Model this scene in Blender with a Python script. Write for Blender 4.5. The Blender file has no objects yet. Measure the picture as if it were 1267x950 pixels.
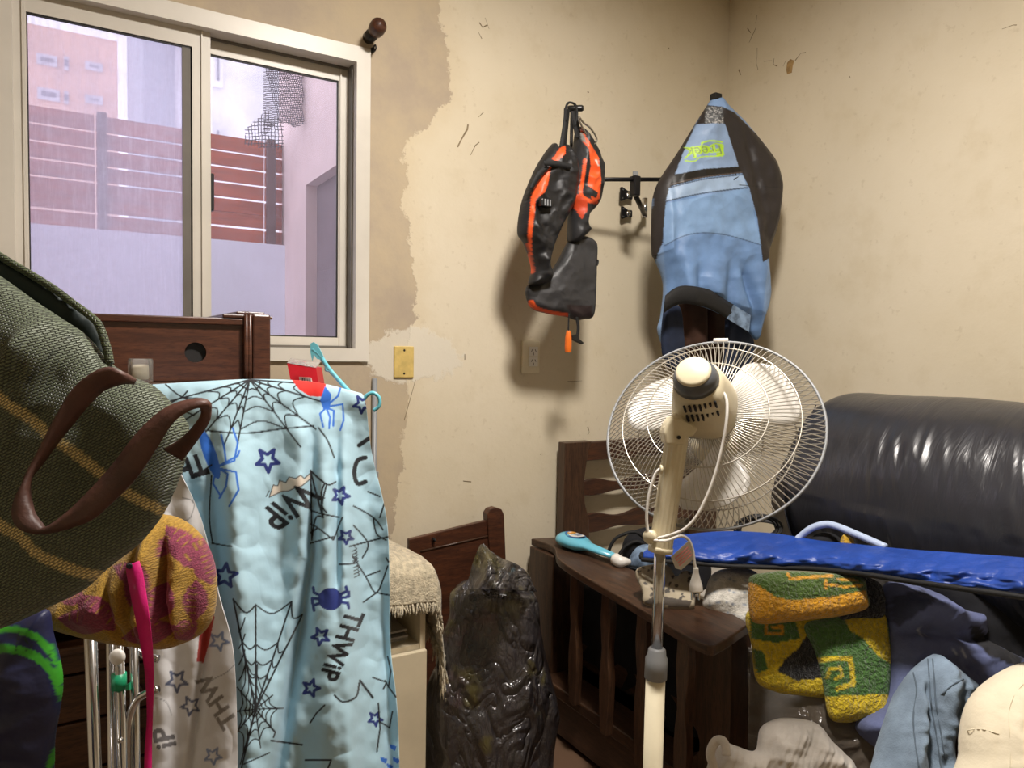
import bpy, bmesh, math, random
import numpy as np
from mathutils import Vector, Matrix, geometry
random.seed(7); np.random.seed(7)
SC = bpy.context.scene
COL = SC.collection
PI = math.pi

# ------------------------------------------------------------------ camera, world, exposure
F = 900.0; W, H = 1267, 950
EYE = Vector((0, 0, 1.35))
YAW = math.radians(31.4); PITCH = math.radians(2.65); ROLL = 0.016
fw = Vector((math.sin(YAW)*math.cos(PITCH), math.cos(YAW)*math.cos(PITCH), -math.sin(PITCH)))
r0 = Vector((math.cos(YAW), -math.sin(YAW), 0)); u0 = r0.cross(fw)
RT = r0*math.cos(ROLL) + u0*math.sin(ROLL)
UP = u0*math.cos(ROLL) - r0*math.sin(ROLL)
FW = fw
cam = bpy.data.objects.new('camera', bpy.data.cameras.new('camera'))
COL.objects.link(cam)
cam.data.sensor_fit = 'HORIZONTAL'; cam.data.sensor_width = 36; cam.data.lens = F*36/W
cam.data.clip_start = 0.02; cam.data.clip_end = 200
cam.matrix_world = Matrix(((RT.x, UP.x, -FW.x, EYE.x), (RT.y, UP.y, -FW.y, EYE.y), (RT.z, UP.z, -FW.z, EYE.z), (0, 0, 0, 1)))
SC.camera = cam
w = bpy.data.worlds.new('overcast_sky'); SC.world = w; w.use_nodes = True
w.node_tree.nodes['Background'].inputs[0].default_value = (0.90, 0.90, 1.0, 1)
w.node_tree.nodes['Background'].inputs[1].default_value = 2.3
SC.view_settings.view_transform = 'Standard'; SC.view_settings.look = 'None'
SC.view_settings.exposure = 0.0; SC.view_settings.gamma = 1.0; SC.view_settings.use_curve_mapping = False
SC.cycles.use_denoising = True
LAMP_POS = (0.95, 0.85, 2.86); LAMP_L = 325.0; LAMP_COL = (1.0, 0.93, 0.86, 1)

# ------------------------------------------------------------------ pixel <-> world
def ray(px, py): return RT*((px-633.5)/F) - UP*((py-475)/F) + FW
def P(px, py, d): return EYE + ray(px, py)*d
def onY(px, py, y):
    r = ray(px, py); return EYE + r*((y-EYE.y)/r.y)
def onX(px, py, x):
    r = ray(px, py); return EYE + r*((x-EYE.x)/r.x)
def onZ(px, py, z):
    r = ray(px, py); return EYE + r*((z-EYE.z)/r.z)
nRT, nUP, nFW, nEYE = (np.array(v) for v in (RT, UP, FW, EYE))
def proj(V):
    q = np.asarray(V)-nEYE; d = q@nFW
    return 633.5+F*(q@nRT)/d, 475-F*(q@nUP)/d
def Pn(px, py, d):
    px, py, d = (np.asarray(a, float)[..., None] for a in (px, py, d))
    return nEYE + (nRT*((px-633.5)/F) - nUP*((py-475)/F) + nFW)*d

# ------------------------------------------------------------------ numpy noise
_perm = np.random.RandomState(3).permutation(256); _perm = np.concatenate([_perm, _perm, _perm])
_gr = np.random.RandomState(5).normal(size=(256, 3)); _gr /= np.linalg.norm(_gr, axis=1)[:, None]
def noise3(p):
    p = np.asarray(p, float); i = np.floor(p).astype(int); f = p-i; u = f*f*f*(f*(f*6-15)+10); i &= 255
    out = 0
    for dx in (0, 1):
        for dy in (0, 1):
            for dz in (0, 1):
                h = _perm[_perm[_perm[(i[..., 0]+dx) & 255]+((i[..., 1]+dy) & 255)]+((i[..., 2]+dz) & 255)]
                g = _gr[h & 255]
                t = g[..., 0]*(f[..., 0]-dx)+g[..., 1]*(f[..., 1]-dy)+g[..., 2]*(f[..., 2]-dz)
                wx = u[..., 0] if dx else 1-u[..., 0]; wy = u[..., 1] if dy else 1-u[..., 1]; wz = u[..., 2] if dz else 1-u[..., 2]
                out = out+t*wx*wy*wz
    return out*1.5
def nz(x, y, s, seed=0.0):
    x = np.asarray(x, float); y = np.asarray(y, float)
    return noise3(np.stack([x*s, y*s, np.full_like(x*1.0, seed+0.37)], -1))
def crumple(x, y, s, seed=0):
    a = 1-2*np.abs(nz(x, y, s, seed)); b = 1-2*np.abs(nz(x+31.7, y, s*2.1, seed+3)); c = nz(x, y, s*4.3, seed+7)
    return a*0.6+b*0.3+c*0.15

# ------------------------------------------------------------------ objects
LOC = {}
def mk(name, V, Fs, mat, parent=None, smooth=False, col=None, label=None, cat=None, group=None, kind=None, uv=None, plabel=None):
    V = np.array([tuple(v) for v in V], float) if not isinstance(V, np.ndarray) else V
    if parent is None:
        loc = np.array([(V[:, 0].min()+V[:, 0].max())/2, (V[:, 1].min()+V[:, 1].max())/2, V[:, 2].min()])
    else:
        loc = LOC[parent.name]
    me = bpy.data.meshes.new(name)
    me.from_pydata((V-loc).tolist(), [], [list(map(int, f)) for f in Fs])
    if smooth: me.polygons.foreach_set('use_smooth', [True]*len(me.polygons))
    if mat: me.materials.append(M[mat] if isinstance(mat, str) else mat)
    if col is not None:
        a = me.color_attributes.new('Col', 'FLOAT_COLOR', 'POINT')
        a.data.foreach_set('color', np.concatenate([col, np.ones((len(col), 1))], 1).astype(np.float32).ravel())
    if uv is not None:
        l = me.uv_layers.new(name='UVMap')
        idx = np.empty(len(me.loops), int); me.loops.foreach_get('vertex_index', idx)
        l.data.foreach_set('uv', np.asarray(uv)[idx].astype(np.float32).ravel())
    me.update()
    o = bpy.data.objects.new(name, me); COL.objects.link(o)
    if parent is None: o.location = loc
    else: o.parent = parent
    LOC[o.name] = loc
    if label: o['label'] = label
    if plabel: o['label'] = plabel
    if cat: o['category'] = cat
    if group: o['group'] = group
    if kind: o['kind'] = kind
    return o
def thing(name, label, cat, loc, group=None):
    o = bpy.data.objects.new(name, None); COL.objects.link(o); o.empty_display_size = 0.05
    o.location = loc; LOC[o.name] = np.array(tuple(loc)); o['label'] = label; o['category'] = cat
    if group: o['group'] = group
    return o
def solid(o, t, off=0):
    m = o.modifiers.new('thickness', 'SOLIDIFY'); m.thickness = t; m.offset = off; return o

# ------------------------------------------------------------------ shapes: all return (verts array, faces)
def join(*ms):
    V = []; Fs = []; n = 0
    for v, f in ms:
        v = np.array([tuple(q) for q in v], float) if not isinstance(v, np.ndarray) else v
        V.append(v); Fs += [[i+n for i in q] for q in f]; n += len(v)
    return np.concatenate(V), Fs
def box(x0, x1, y0, y1, z0, z1, bev=0.0):
    bm = bmesh.new()
    vs = [bm.verts.new(c) for c in ((x0, y0, z0), (x1, y0, z0), (x1, y1, z0), (x0, y1, z0), (x0, y0, z1), (x1, y0, z1), (x1, y1, z1), (x0, y1, z1))]
    for f in ((3, 2, 1, 0), (4, 5, 6, 7), (0, 1, 5, 4), (1, 2, 6, 5), (2, 3, 7, 6), (3, 0, 4, 7)): bm.faces.new([vs[i] for i in f])
    if bev: bmesh.ops.bevel(bm, geom=bm.edges[:], offset=bev, segments=2, affect='EDGES', profile=0.5)
    return frombm(bm)
def frombm(bm):
    bm.verts.index_update()
    V = np.array([v.co[:] for v in bm.verts]); Fs = [[v.index for v in f.verts] for f in bm.faces]; bm.free(); return V, Fs
def catmull(pts, n):
    p = np.array([tuple(q) for q in pts], float); m = len(p)
    if m < 3: t = np.linspace(0, 1, n)[:, None]; return p[0]*(1-t)+p[-1]*t
    t = np.linspace(0, m-1, n); i = np.minimum(t.astype(int), m-2); f = (t-i)[:, None]
    g = lambda k: p[np.clip(k, 0, m-1)]
    a, b, c, d = g(i-1), g(i), g(i+1), g(i+2)
    return 0.5*((2*b)+(-a+c)*f+(2*a-5*b+4*c-d)*f*f+(-a+3*b-3*c+d)*f**3)
def tube(pts, r, seg=8, n=None, closed=False, cap=True):
    p = np.array([tuple(q) for q in pts], float)
    if n: 
        if closed: p = catmull(np.concatenate([p[-2:], p, p[:3]]), n*3)[:]; 
        else: p = catmull(p, n)
    m = len(p); rr = np.full(m, r, float) if np.isscalar(r) else np.interp(np.linspace(0, 1, m), np.linspace(0, 1, len(r)), r)
    T = np.gradient(p, axis=0)
    if closed: T = np.roll(p, -1, 0)-np.roll(p, 1, 0)
    T /= np.linalg.norm(T, axis=1)[:, None]+1e-12
    ref = np.array([0, 0, 1.0]) if abs(T[0][2]) < 0.9 else np.array([1.0, 0, 0])
    N = np.cross(T[0], ref); N /= np.linalg.norm(N); V = []
    for k in range(m):
        N = N-T[k]*np.dot(N, T[k]); N /= np.linalg.norm(N)+1e-12; B = np.cross(T[k], N)
        for j in range(seg):
            a = 2*PI*j/seg; V.append(p[k]+rr[k]*(math.cos(a)*N+math.sin(a)*B))
    Fs = []
    for k in range(m if closed else m-1):
        for j in range(seg):
            a = k*seg+j; b = k*seg+(j+1) % seg; k2 = (k+1) % m
            Fs.append([a, b, k2*seg+(j+1) % seg, k2*seg+j])
    if cap and not closed: Fs.append(list(range(seg))[::-1]); Fs.append([(m-1)*seg+j for j in range(seg)])
    return np.array(V), Fs
def ring(c, ax, R, r, n=64, seg=6):
    ax = np.array(tuple(ax)); ax = ax/np.linalg.norm(ax); ref = np.array([0, 0, 1.0]) if abs(ax[2]) < .9 else np.array([1.0, 0, 0])
    a = np.cross(ax, ref); a /= np.linalg.norm(a); b = np.cross(ax, a); c = np.array(tuple(c))
    return tube([c+R*(math.cos(t)*a+math.sin(t)*b) for t in np.linspace(0, 2*PI, n, endpoint=False)], r, seg, closed=True)
def lathe(c, ax, prof, seg=24, up=None, sq=None):
    """prof: list of (axial, radius); ax: direction"""
    ax = np.array(tuple(ax)); ax = ax/np.linalg.norm(ax); ref = np.array([0, 0, 1.0]) if abs(ax[2]) < .95 else np.array([1.0, 0, 0])
    a = np.cross(ref, ax); a /= np.linalg.norm(a); b = np.cross(ax, a); c = np.array(tuple(c)); V = []; Fs = []
    for t, r in prof:
        for j in range(seg):
            q = 2*PI*j/seg; cx, sx = math.cos(q), math.sin(q)
            if sq: k = (abs(cx)**sq+abs(sx)**sq)**(-1/sq); cx *= k; sx *= k
            V.append(c+ax*t+r*(cx*a+sx*b))
    for k in range(len(prof)-1):
        for j in range(seg):
            Fs.append([k*seg+j, k*seg+(j+1) % seg, (k+1)*seg+(j+1) % seg, (k+1)*seg+j])
    if prof[0][1] > 1e-6: Fs.append(list(range(seg))[::-1])
    if prof[-1][1] > 1e-6: Fs.append([(len(prof)-1)*seg+j for j in range(seg)])
    return np.array(V), Fs
def prism(poly, ext, bev=0.0):
    """poly: 3-D points of a flat outline; ext: extrusion vector"""
    bm = bmesh.new(); e = Vector(tuple(ext))
    a = [bm.verts.new(tuple(p)) for p in poly]; b = [bm.verts.new(Vector(tuple(p))+e) for p in poly]; n = len(a)
    bm.faces.new(a); bm.faces.new(b[::-1])
    for i in range(n): bm.faces.new([a[i], b[i], b[(i+1) % n], a[(i+1) % n]][::-1])
    bmesh.ops.recalc_face_normals(bm, faces=bm.faces[:])
    if bev: bmesh.ops.bevel(bm, geom=bm.edges[:], offset=bev, segments=2, affect='EDGES', profile=0.5)
    return frombm(bm)
def quadgrid(nr, nc):
    i = np.arange(nr-1)[:, None]*nc+np.arange(nc-1)[None, :]
    i = i.ravel(); return np.stack([i, i+1, i+nc+1, i+nc], 1)
def patch(rows, nr, nc, fold=None):
    """rows of (px,py,d) control points -> dense world grid; fold(px,py,u,v) adds depth"""
    R = np.array([catmull(r, nc) for r in rows])            # m x nc x 3
    G = np.array([catmull(R[:, j], nr) for j in range(nc)]).transpose(1, 0, 2)
    px, py, d = G[..., 0].ravel(), G[..., 1].ravel(), G[..., 2].ravel()
    vv, uu = np.meshgrid(np.linspace(0, 1, nr), np.linspace(0, 1, nc), indexing='ij')
    if fold: d = d+fold(px, py, uu.ravel(), vv.ravel())
    V = Pn(px, py, d)
    return V, quadgrid(nr, nc)[:, ::-1].tolist(), px, py, np.stack([uu.ravel(), vv.ravel()], 1)
def inpoly(x, y, poly):
    r = np.zeros(x.shape, bool); n = len(poly)
    for i in range(n):
        x1, y1 = poly[i]; x2, y2 = poly[(i+1) % n]
        if y1 == y2: continue
        c = ((y1 > y) != (y2 > y)) & (x < (x2-x1)*(y-y1)/(y2-y1)+x1); r ^= c
    return r
def segdist(x, y, poly):
    d = np.full(x.shape, 1e9); n = len(poly)
    for i in range(n):
        x1, y1 = poly[i]; x2, y2 = poly[(i+1) % n]; L = (x2-x1)**2+(y2-y1)**2+1e-12
        t = np.clip(((x-x1)*(x2-x1)+(y-y1)*(y2-y1))/L, 0, 1)
        d = np.minimum(d, np.hypot(x-x1-t*(x2-x1), y-y1-t*(y2-y1)))
    return d
def pillow(outline, O, N, T, res, rnd=None, fold=None, back=0.6, smoothn=3):
    """closed padded shape: outline in pixels laid on the plane (O, N), puffed by T towards N. fold(u,v,px,py)->m"""
    N = Vector(tuple(N)).normalized(); O = Vector(tuple(O))
    U = Vector((0, 0, 1)).cross(N).normalized(); Vv = N.cross(U)
    o2 = []
    for a in outline:
        r = ray(a[0], a[1]); q = EYE+r*((O-EYE).dot(N)/r.dot(N))-O; o2.append((q.dot(U), q.dot(Vv)))
    o2 = np.array(o2)
    if smoothn > 1:
        k = len(o2); cl = np.concatenate([o2[-2:], o2, o2[:2]]); dn = catmull(cl, (k+3)*8+1); o2 = dn[16:16+k*8]
    # resample
    cl = np.concatenate([o2, o2[:1]]); s = np.concatenate([[0], np.cumsum(np.hypot(*(np.diff(cl, axis=0).T)))])
    m = max(8, int(s[-1]/res)); t = np.linspace(0, s[-1], m, endpoint=False)
    o2 = np.stack([np.interp(t, s, cl[:, 0]), np.interp(t, s, cl[:, 1])], 1)
    lo, hi = o2.min(0), o2.max(0)
    gx, gy = np.meshgrid(np.arange(lo[0], hi[0], res), np.arange(lo[1], hi[1], res*0.87))
    gx = gx+((np.arange(gx.shape[0]) % 2)*res/2)[:, None]; gx, gy = gx.ravel(), gy.ravel()
    ins = inpoly(gx, gy, o2); gx, gy = gx[ins], gy[ins]; dd = segdist(gx, gy, o2); k = dd > res*0.45; gx, gy = gx[k], gy[k]
    pts = np.concatenate([o2, np.stack([gx, gy], 1)])
    out = geometry.delaunay_2d_cdt([Vector(p) for p in pts], [], [list(range(m))], 1, 1e-6)
    v2 = np.array([p[:] for p in out[0]]); tris = out[2]
    d = segdist(v2[:, 0], v2[:, 1], o2); bd = d < 1e-5
    rnd = rnd or T*1.3; q = np.clip(d/rnd, 0, 1); prof = np.sqrt(np.maximum(0, 1-(1-q)**2))
    nN, nU, nV, nO = (np.array(x) for x in (N, U, Vv, O))
    base = nO+v2[:, :1]*nU+v2[:, 1:]*nV
    px, py = proj(base); f = fold(v2[:, 0], v2[:, 1], px, py)*np.clip(d/rnd*1.5, 0, 1) if fold else 0
    fr = base+(T*prof+f)[:, None]*nN; bk = base-(T*back*prof)[:, None]*nN
    n = len(v2); bi = np.where(bd, np.arange(n), np.arange(n)+n)
    Fs = [];
    for a, b, c in tris:
        Fs.append([a, b, c]); Fs.append([int(bi[c]), int(bi[b]), int(bi[a])])
    V = np.concatenate([fr, bk]); used = np.unique([i for f_ in Fs for i in f_]); mp = np.full(len(V), -1); mp[used] = np.arange(len(used))
    Fs = [[int(mp[i]) for i in f_] for f_ in Fs]; V = V[used]
    uv = np.concatenate([v2, v2])[used]
    px, py = proj(V)
    return V, Fs, px, py, uv

# ------------------------------------------------------------------ colour and flat print
def lin(h):
    h = h.lstrip('#'); c = [int(h[i:i+2], 16)/255 for i in (0, 2, 4)]
    return np.array([x/12.92 if x <= 0.04045 else ((x+0.055)/1.055)**2.4 for x in c])
class Canvas:
    """flat print drawn for one piece of cloth"""
    def __init__(s, x0, y0, x1, y1, sc, base):
        s.x0, s.y0, s.sc = x0, y0, sc; s.w = int((x1-x0)*sc)+1; s.h = int((y1-y0)*sc)+1
        s.a = np.empty((s.h, s.w, 3)); s.a[:] = lin(base)
    def _sub(s, xa, ya, xb, yb):
        i0 = max(0, int((ya-s.y0)*s.sc)-1); i1 = min(s.h, int((yb-s.y0)*s.sc)+3); j0 = max(0, int((xa-s.x0)*s.sc)-1); j1 = min(s.w, int((xb-s.x0)*s.sc)+3)
        if i1 <= i0 or j1 <= j0: return None
        yy, xx = np.meshgrid(np.arange(i0, i1)/s.sc+s.y0, np.arange(j0, j1)/s.sc+s.x0, indexing='ij'); return slice(i0, i1), slice(j0, j1), xx, yy
    def poly(s, pts, c, al=1.0):
        p = np.array(pts, float); q = s._sub(p[:, 0].min(), p[:, 1].min(), p[:, 0].max(), p[:, 1].max())
        if q is None: return
        m = inpoly(q[2], q[3], p)[..., None]*al; s.a[q[0], q[1]] = s.a[q[0], q[1]]*(1-m)+lin(c)*m
    lw = 1.0
    def line(s, pts, wd, c, al=1.0):
        p = np.array(pts, float); wd = wd*s.lw
        for k in range(len(p)-1):
            (x1, y1), (x2, y2) = p[k], p[k+1]
            q = s._sub(min(x1, x2)-wd, min(y1, y2)-wd, max(x1, x2)+wd, max(y1, y2)+wd)
            if q is None: continue
            L = (x2-x1)**2+(y2-y1)**2+1e-9; t = np.clip(((q[2]-x1)*(x2-x1)+(q[3]-y1)*(y2-y1))/L, 0, 1)
            d = np.hypot(q[2]-x1-t*(x2-x1), q[3]-y1-t*(y2-y1)); m = (np.clip((wd/2-d)*s.sc+0.5, 0, 1)*al)[..., None]
            s.a[q[0], q[1]] = s.a[q[0], q[1]]*(1-m)+lin(c)*m
    def curve(s, pts, wd, c, n=24, al=1.0): s.line(catmull(np.array(pts, float), n), wd, c, al)
    def ell(s, cx, cy, rx, ry, c, rot=0, al=1.0):
        t = np.linspace(0, 2*PI, 32, endpoint=False); x = rx*np.cos(t); y = ry*np.sin(t)
        s.poly(np.stack([cx+x*math.cos(rot)-y*math.sin(rot), cy+x*math.sin(rot)+y*math.cos(rot)], 1), c, al)
    def star(s, cx, cy, r, rot, wd, c, al=1.0, sx=1.0):
        p = [(cx+sx*(r if k % 2 == 0 else r*.45)*math.cos(rot+k*PI/5), cy+(r if k % 2 == 0 else r*.45)*math.sin(rot+k*PI/5)) for k in range(11)]
        s.line(p, wd, c, al)
    def text(s, txt, cx, cy, size, ang, c, shear=0.0, fat=0.02, al=1.0, sx=1.0):
        """ang: image angle of the reading direction (radians, clockwise positive)"""
        cu = bpy.data.curves.new('t', 'FONT'); cu.body = txt; cu.offset = fat; cu.shear = shear; cu.resolution_u = 3
        o = bpy.data.objects.new('t', cu); COL.objects.link(o); dg = bpy.context.evaluated_depsgraph_get(); ev = o.evaluated_get(dg); me = ev.to_mesh(); me.calc_loop_triangles()
        v = np.array([q.co[:2] for q in me.vertices]); tr = [t.vertices[:] for t in me.loop_triangles]; ev.to_mesh_clear()
        bpy.data.objects.remove(o); bpy.data.curves.remove(cu)
        v = (v-(v.min(0)+v.max(0))/2)*size; v[:, 0] *= sx; v[:, 1] *= -1
        ca, sa = math.cos(ang), math.sin(ang); p = np.stack([cx+v[:, 0]*ca-v[:, 1]*sa, cy+v[:, 0]*sa+v[:, 1]*ca], 1)
        for t in tr: s.poly(p[list(t)], c, al)
    def sample(s, px, py):
        x = np.clip((px-s.x0)*s.sc, 0, s.w-1.001); y = np.clip((py-s.y0)*s.sc, 0, s.h-1.001); i, j = y.astype(int), x.astype(int); fy, fx = (y-i)[:, None], (x-j)[:, None]
        a = s.a; return (a[i, j]*(1-fx)+a[i, j+1]*fx)*(1-fy)+(a[i+1, j]*(1-fx)+a[i+1, j+1]*fx)*fy

# ------------------------------------------------------------------ materials
M = {}
class NT:
    def __init__(s, name):
        s.m = bpy.data.materials.new(name); s.m.use_nodes = True; s.t = s.m.node_tree; s.n = s.t.nodes; s.b = s.n['Principled BSDF']; M[name] = s.m
    def add(s, ty, ins=None, **kw):
        x = s.n.new(ty)
        for k, v in kw.items(): setattr(x, k, v)
        for k, v in (ins or {}).items(): s.set(x.inputs[k], v)
        return x
    def set(s, inp, v):
        if isinstance(v, bpy.types.NodeSocket): s.t.links.new(v, inp)
        elif isinstance(v, bpy.types.Node): s.t.links.new(v.outputs[0], inp)
        elif isinstance(v, (tuple, list, np.ndarray)) and len(v) == 3 and inp.type == 'RGBA': inp.default_value = (*v, 1)
        else: inp.default_value = v
    def math(s, op, a, b=0.0, c=None, clamp=False):
        x = s.n.new('ShaderNodeMath'); x.operation = op; x.use_clamp = clamp; s.set(x.inputs[0], a); s.set(x.inputs[1], b)
        if c is not None: s.set(x.inputs[2], c)
        return x.outputs[0]
    def mix(s, f, a, b, bt='MIX'):
        x = s.n.new('ShaderNodeMix'); x.data_type = 'RGBA'; x.blend_type = bt; s.set(x.inputs[0], f); s.set(x.inputs[6], a); s.set(x.inputs[7], b); return x.outputs[2]
    def ramp(s, f, a, b):
        x = s.n.new('ShaderNodeMapRange'); x.interpolation_type = 'SMOOTHSTEP'; s.set(x.inputs[0], f); x.inputs[1].default_value = a; x.inputs[2].default_value = b; return x.outputs[0]
    def noise(s, sc, detail=4, rough=0.55, vec=None, dist=0.0):
        x = s.n.new('ShaderNodeTexNoise'); x.inputs['Scale'].default_value = sc; x.inputs['Detail'].default_value = detail; x.inputs['Roughness'].default_value = rough; x.inputs['Distortion'].default_value = dist
        if vec is not None: s.set(x.inputs['Vector'], vec)
        return x.outputs[0]
    def pos(s): return s.n.new('ShaderNodeNewGeometry').outputs['Position']
    def obj(s): return s.n.new('ShaderNodeTexCoord').outputs['Object']
    def mapping(s, v, scale): 
        x = s.n.new('ShaderNodeMapping'); s.set(x.inputs[0], v); x.inputs['Scale'].default_value = scale; return x.outputs[0]
    def bump(s, h, st, dist=0.01):
        x = s.n.new('ShaderNodeBump'); x.inputs['Strength'].default_value = st; x.inputs['Distance'].default_value = dist; s.set(x.inputs['Height'], h)
        s.t.links.new(x.outputs[0], s.b.inputs['Normal']); return x
    def P(s, **kw):
        for k, v in kw.items(): s.set(s.b.inputs[k.replace('_', ' ')], v)
        return s
def simple(name, c, rough=0.5, metal=0.0, var=0.12, vs=8.0, bump=0.0, bs=60.0, bd=0.003, sheen=0.0, coat=0.0, attr=False, spec=0.5, stretch=None, trans=0.0):
    k = NT(name); v = k.obj()
    if stretch: v = k.mapping(v, stretch)
    if attr: base = k.add('ShaderNodeAttribute', attribute_name='Col').outputs['Color']
    else: base = tuple(lin(c)) if isinstance(c, str) else c
    if var: 
        f = k.noise(vs, 5, 0.6, v)
        dark = k.mix(1.0, base, (1-var*2,)*3, 'MULTIPLY') ; col = k.mix(k.ramp(f, 0.3, 0.7), dark, base)
    else: col = base
    k.P(Base_Color=col, Roughness=rough, Metallic=metal); k.b.inputs['Specular IOR Level'].default_value = spec
    if sheen: k.P(Sheen_Weight=sheen, Sheen_Roughness=0.5)
    if coat: k.P(Coat_Weight=coat, Coat_Roughness=0.15)
    if bump: k.bump(k.noise(bs, 3, 0.6, v), bump, bd)
    if trans: k.P(Transmission_Weight=trans)
    return k
simple('metal_chrome', '#cfcfd0', 0.16, 1.0, 0.05, 4)
simple('metal_black', '#17171a', 0.4, 0.3, 0.05)
simple('alu', '#d9d3c7', 0.38, 0.0, 0.07, 3.0, bump=0.05, bs=40)
simple('alu_dark', '#6d675e', 0.6, 0.0, 0.1, 6)
simple('rubber', '#1c1b1b', 0.6, 0, 0.1)
simple('plastic_black', '#151516', 0.35, 0, 0.05)
simple('plastic_cream', '#e9dfc2', 0.35, 0, 0.08, 6, coat=0.1)
simple('plastic_yellowed', '#e3d8b8', 0.4, 0, 0.08, 9)
simple('plate_yellow', '#d9bd72', 0.45, 0, 0.12, 30)
simple('plastic_white', '#ece9e2', 0.35, 0, 0.05)
simple('plastic_grey', '#8c8f92', 0.4, 0, 0.05)
simple('motor_grey', '#5d6064', 0.35, 0, 0.05)
simple('turquoise', '#6fc6d6', 0.3, 0, 0.04, coat=0.2)
simple('bottle_blue', '#6fc3dc', 0.28, 0, 0.03, coat=0.3, attr=False)
simple('handle_blue', '#b9c9e6', 0.3, 0, 0.05)
simple('green_clip', '#1f9d6f', 0.4, 0, 0.05)
simple('orange_plastic', '#e8701c', 0.4, 0, 0.05)
simple('red_card', '#c01225', 0.4, 0, 0.1, 8)
simple('paper', '#dcd8cf', 0.7, 0, 0.08)
simple('print_pink', '#d98c86', 0.7, 0, 0.05)
simple('ink', '#15151a', 0.7, 0, 0.0)
simple('cream_paint', '#ded0b2', 0.45, 0, 0.07, 5, bump=0.05, bs=30)
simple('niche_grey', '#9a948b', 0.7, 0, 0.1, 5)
simple('crack', '#8d7c5e', 0.9, 0, 0.2, 40)
simple('paint_chip', '#b39362', 0.9, 0, 0.2, 40)
simple('cotton_print', '#ffffff', 0.8, 0, 0.05, 6, bump=0.25, bs=22, bd=0.006, attr=True, sheen=0.15)
simple('fabric_print', '#ffffff', 0.75, 0, 0.12, 10, bump=0.3, bs=45, bd=0.005, attr=True, sheen=0.1)
simple('nylon_print', '#ffffff', 0.5, 0, 0.1, 12, bump=0.3, bs=30, bd=0.006, attr=True)
simple('knit_print', '#ffffff', 0.95, 0, 0.17, 100, bump=1.0, bs=115, bd=0.02, attr=True, sheen=0.3)
simple('paint_attr', '#ffffff', 0.4, 0, 0.0, attr=True)
simple('towel', '#e8e4da', 0.95, 0, 0.15, 40, bump=0.7, bs=120, bd=0.006, attr=True, sheen=0.3)
simple('throw_wool', '#dccfb2', 0.95, 0, 0.22, 60, bump=0.9, bs=150, bd=0.006, sheen=0.3)
simple('pink_strap', '#e0147d', 0.6, 0, 0.08, 30, bump=0.2, bs=200)
simple('webbing_black', '#121213', 0.75, 0, 0.1, 30, bump=0.3, bs=160)
simple('lining_dark', '#1b2a2a', 0.7, 0, 0.15, 8)
simple('denim_seam', '#5d6c7a', 0.9, 0, 0.1)
simple('denim', '#8ea3b8', 0.9, 0, 0.22, 9, bump=0.5, bs=260, bd=0.003, sheen=0.1)
simple('cream_cotton', '#efe4c9', 0.85, 0, 0.07, 5, bump=0.3, bs=60, bd=0.004, sheen=0.15)
simple('beige_rib', '#d9d2c8', 0.92, 0, 0.1, 8, bump=0.5, bs=60, bd=0.004, sheen=0.2)
simple('navy_knit', '#5a6385', 0.9, 0, 0.2, 7, bump=0.4, bs=90, bd=0.004, attr=True, sheen=0.08)
simple('brown_cloth', '#4a2f22', 0.85, 0, 0.2, 12, bump=0.3, bs=60)
simple('blue_tarp', '#2349a3', 0.42, 0, 0.15, 7, bump=0.5, bs=20, bd=0.012)
simple('dark_cloth', '#16171d', 0.9, 0, 0.2, 10, bump=0.4, bs=50)
simple('darkblue_cloth', '#1c2a45', 0.85, 0, 0.25, 8, bump=0.4, bs=40)
simple('skyblue_cloth', '#8fa9c8', 0.85, 0, 0.35, 22, bump=0.4, bs=60)
simple('cardboard', '#b99f72', 0.85, 0, 0.1)
simple('leather', '#5b3a30', 0.55, 0, 0.25, 18, bump=0.4, bs=90, bd=0.003)
simple('fan_wire', '#c9c4b8', 0.3, 0.6, 0.03)
simple('whitewash', '#e0e4f6', 0.9, 0, 0.05, 2, bump=0.1, bs=8)
simple('pink_render', '#dec6c6', 0.9, 0, 0.12, 1.2, bump=0.1, bs=8)
simple('door_purple', '#6f6268', 0.6, 0, 0.1, 2)
simple('far_orange', '#ecc0ac', 0.9, 0, 0.12, 0.35)
simple('far_grey', '#b4b8c4', 0.9, 0, 0.08, 0.5)
simple('far_pale', '#d8d4da', 0.9, 0, 0.15, 1.5)
simple('far_window', '#8f8c98', 0.4, 0, 0.1, 2)
simple('patio_ground', '#a39e97', 0.9, 0, 0.15, 3)
simple('net_black', '#2a2a2d', 0.8, 0, 0.05)
simple('fence_wood', '#b4552c', 0.7, 0, 0.2, 4, bump=0.3, bs=20, stretch=(1, 6, 14))
simple('fence_post', '#5a3a34', 0.7, 0, 0.15, 6)
def wood(name, c1, c2, rough=0.42, st=(14, 14, 1.4), coat=0.15):
    k = NT(name); v = k.mapping(k.obj(), st); n = k.noise(5.0, 6, 0.62, v, 0.6)
    f2 = k.noise(26.0, 3, 0.6, v)
    col = k.mix(k.ramp(n, 0.3, 0.72), tuple(lin(c1)), tuple(lin(c2))); col = k.mix(k.ramp(f2, 0.45, 0.75), col, tuple(lin(c1)*0.6))
    k.P(Base_Color=col, Roughness=rough, Coat_Weight=coat, Coat_Roughness=0.25); k.bump(f2, 0.15, 0.002)
wood('wood_bed', '#38251a', '#543a28')
wood('wood_bed_x', '#38251a', '#543a28', st=(14, 1.4, 14))
wood('wood_bed_h', '#33201a', '#55331f', st=(1.4, 14, 14))
wood('wood_box', '#42241a', '#603826', st=(1.6, 10, 14), rough=0.35, coat=0.3)
wood('wood_dresser', '#3c2415', '#573822', st=(1.6, 10, 14))
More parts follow.
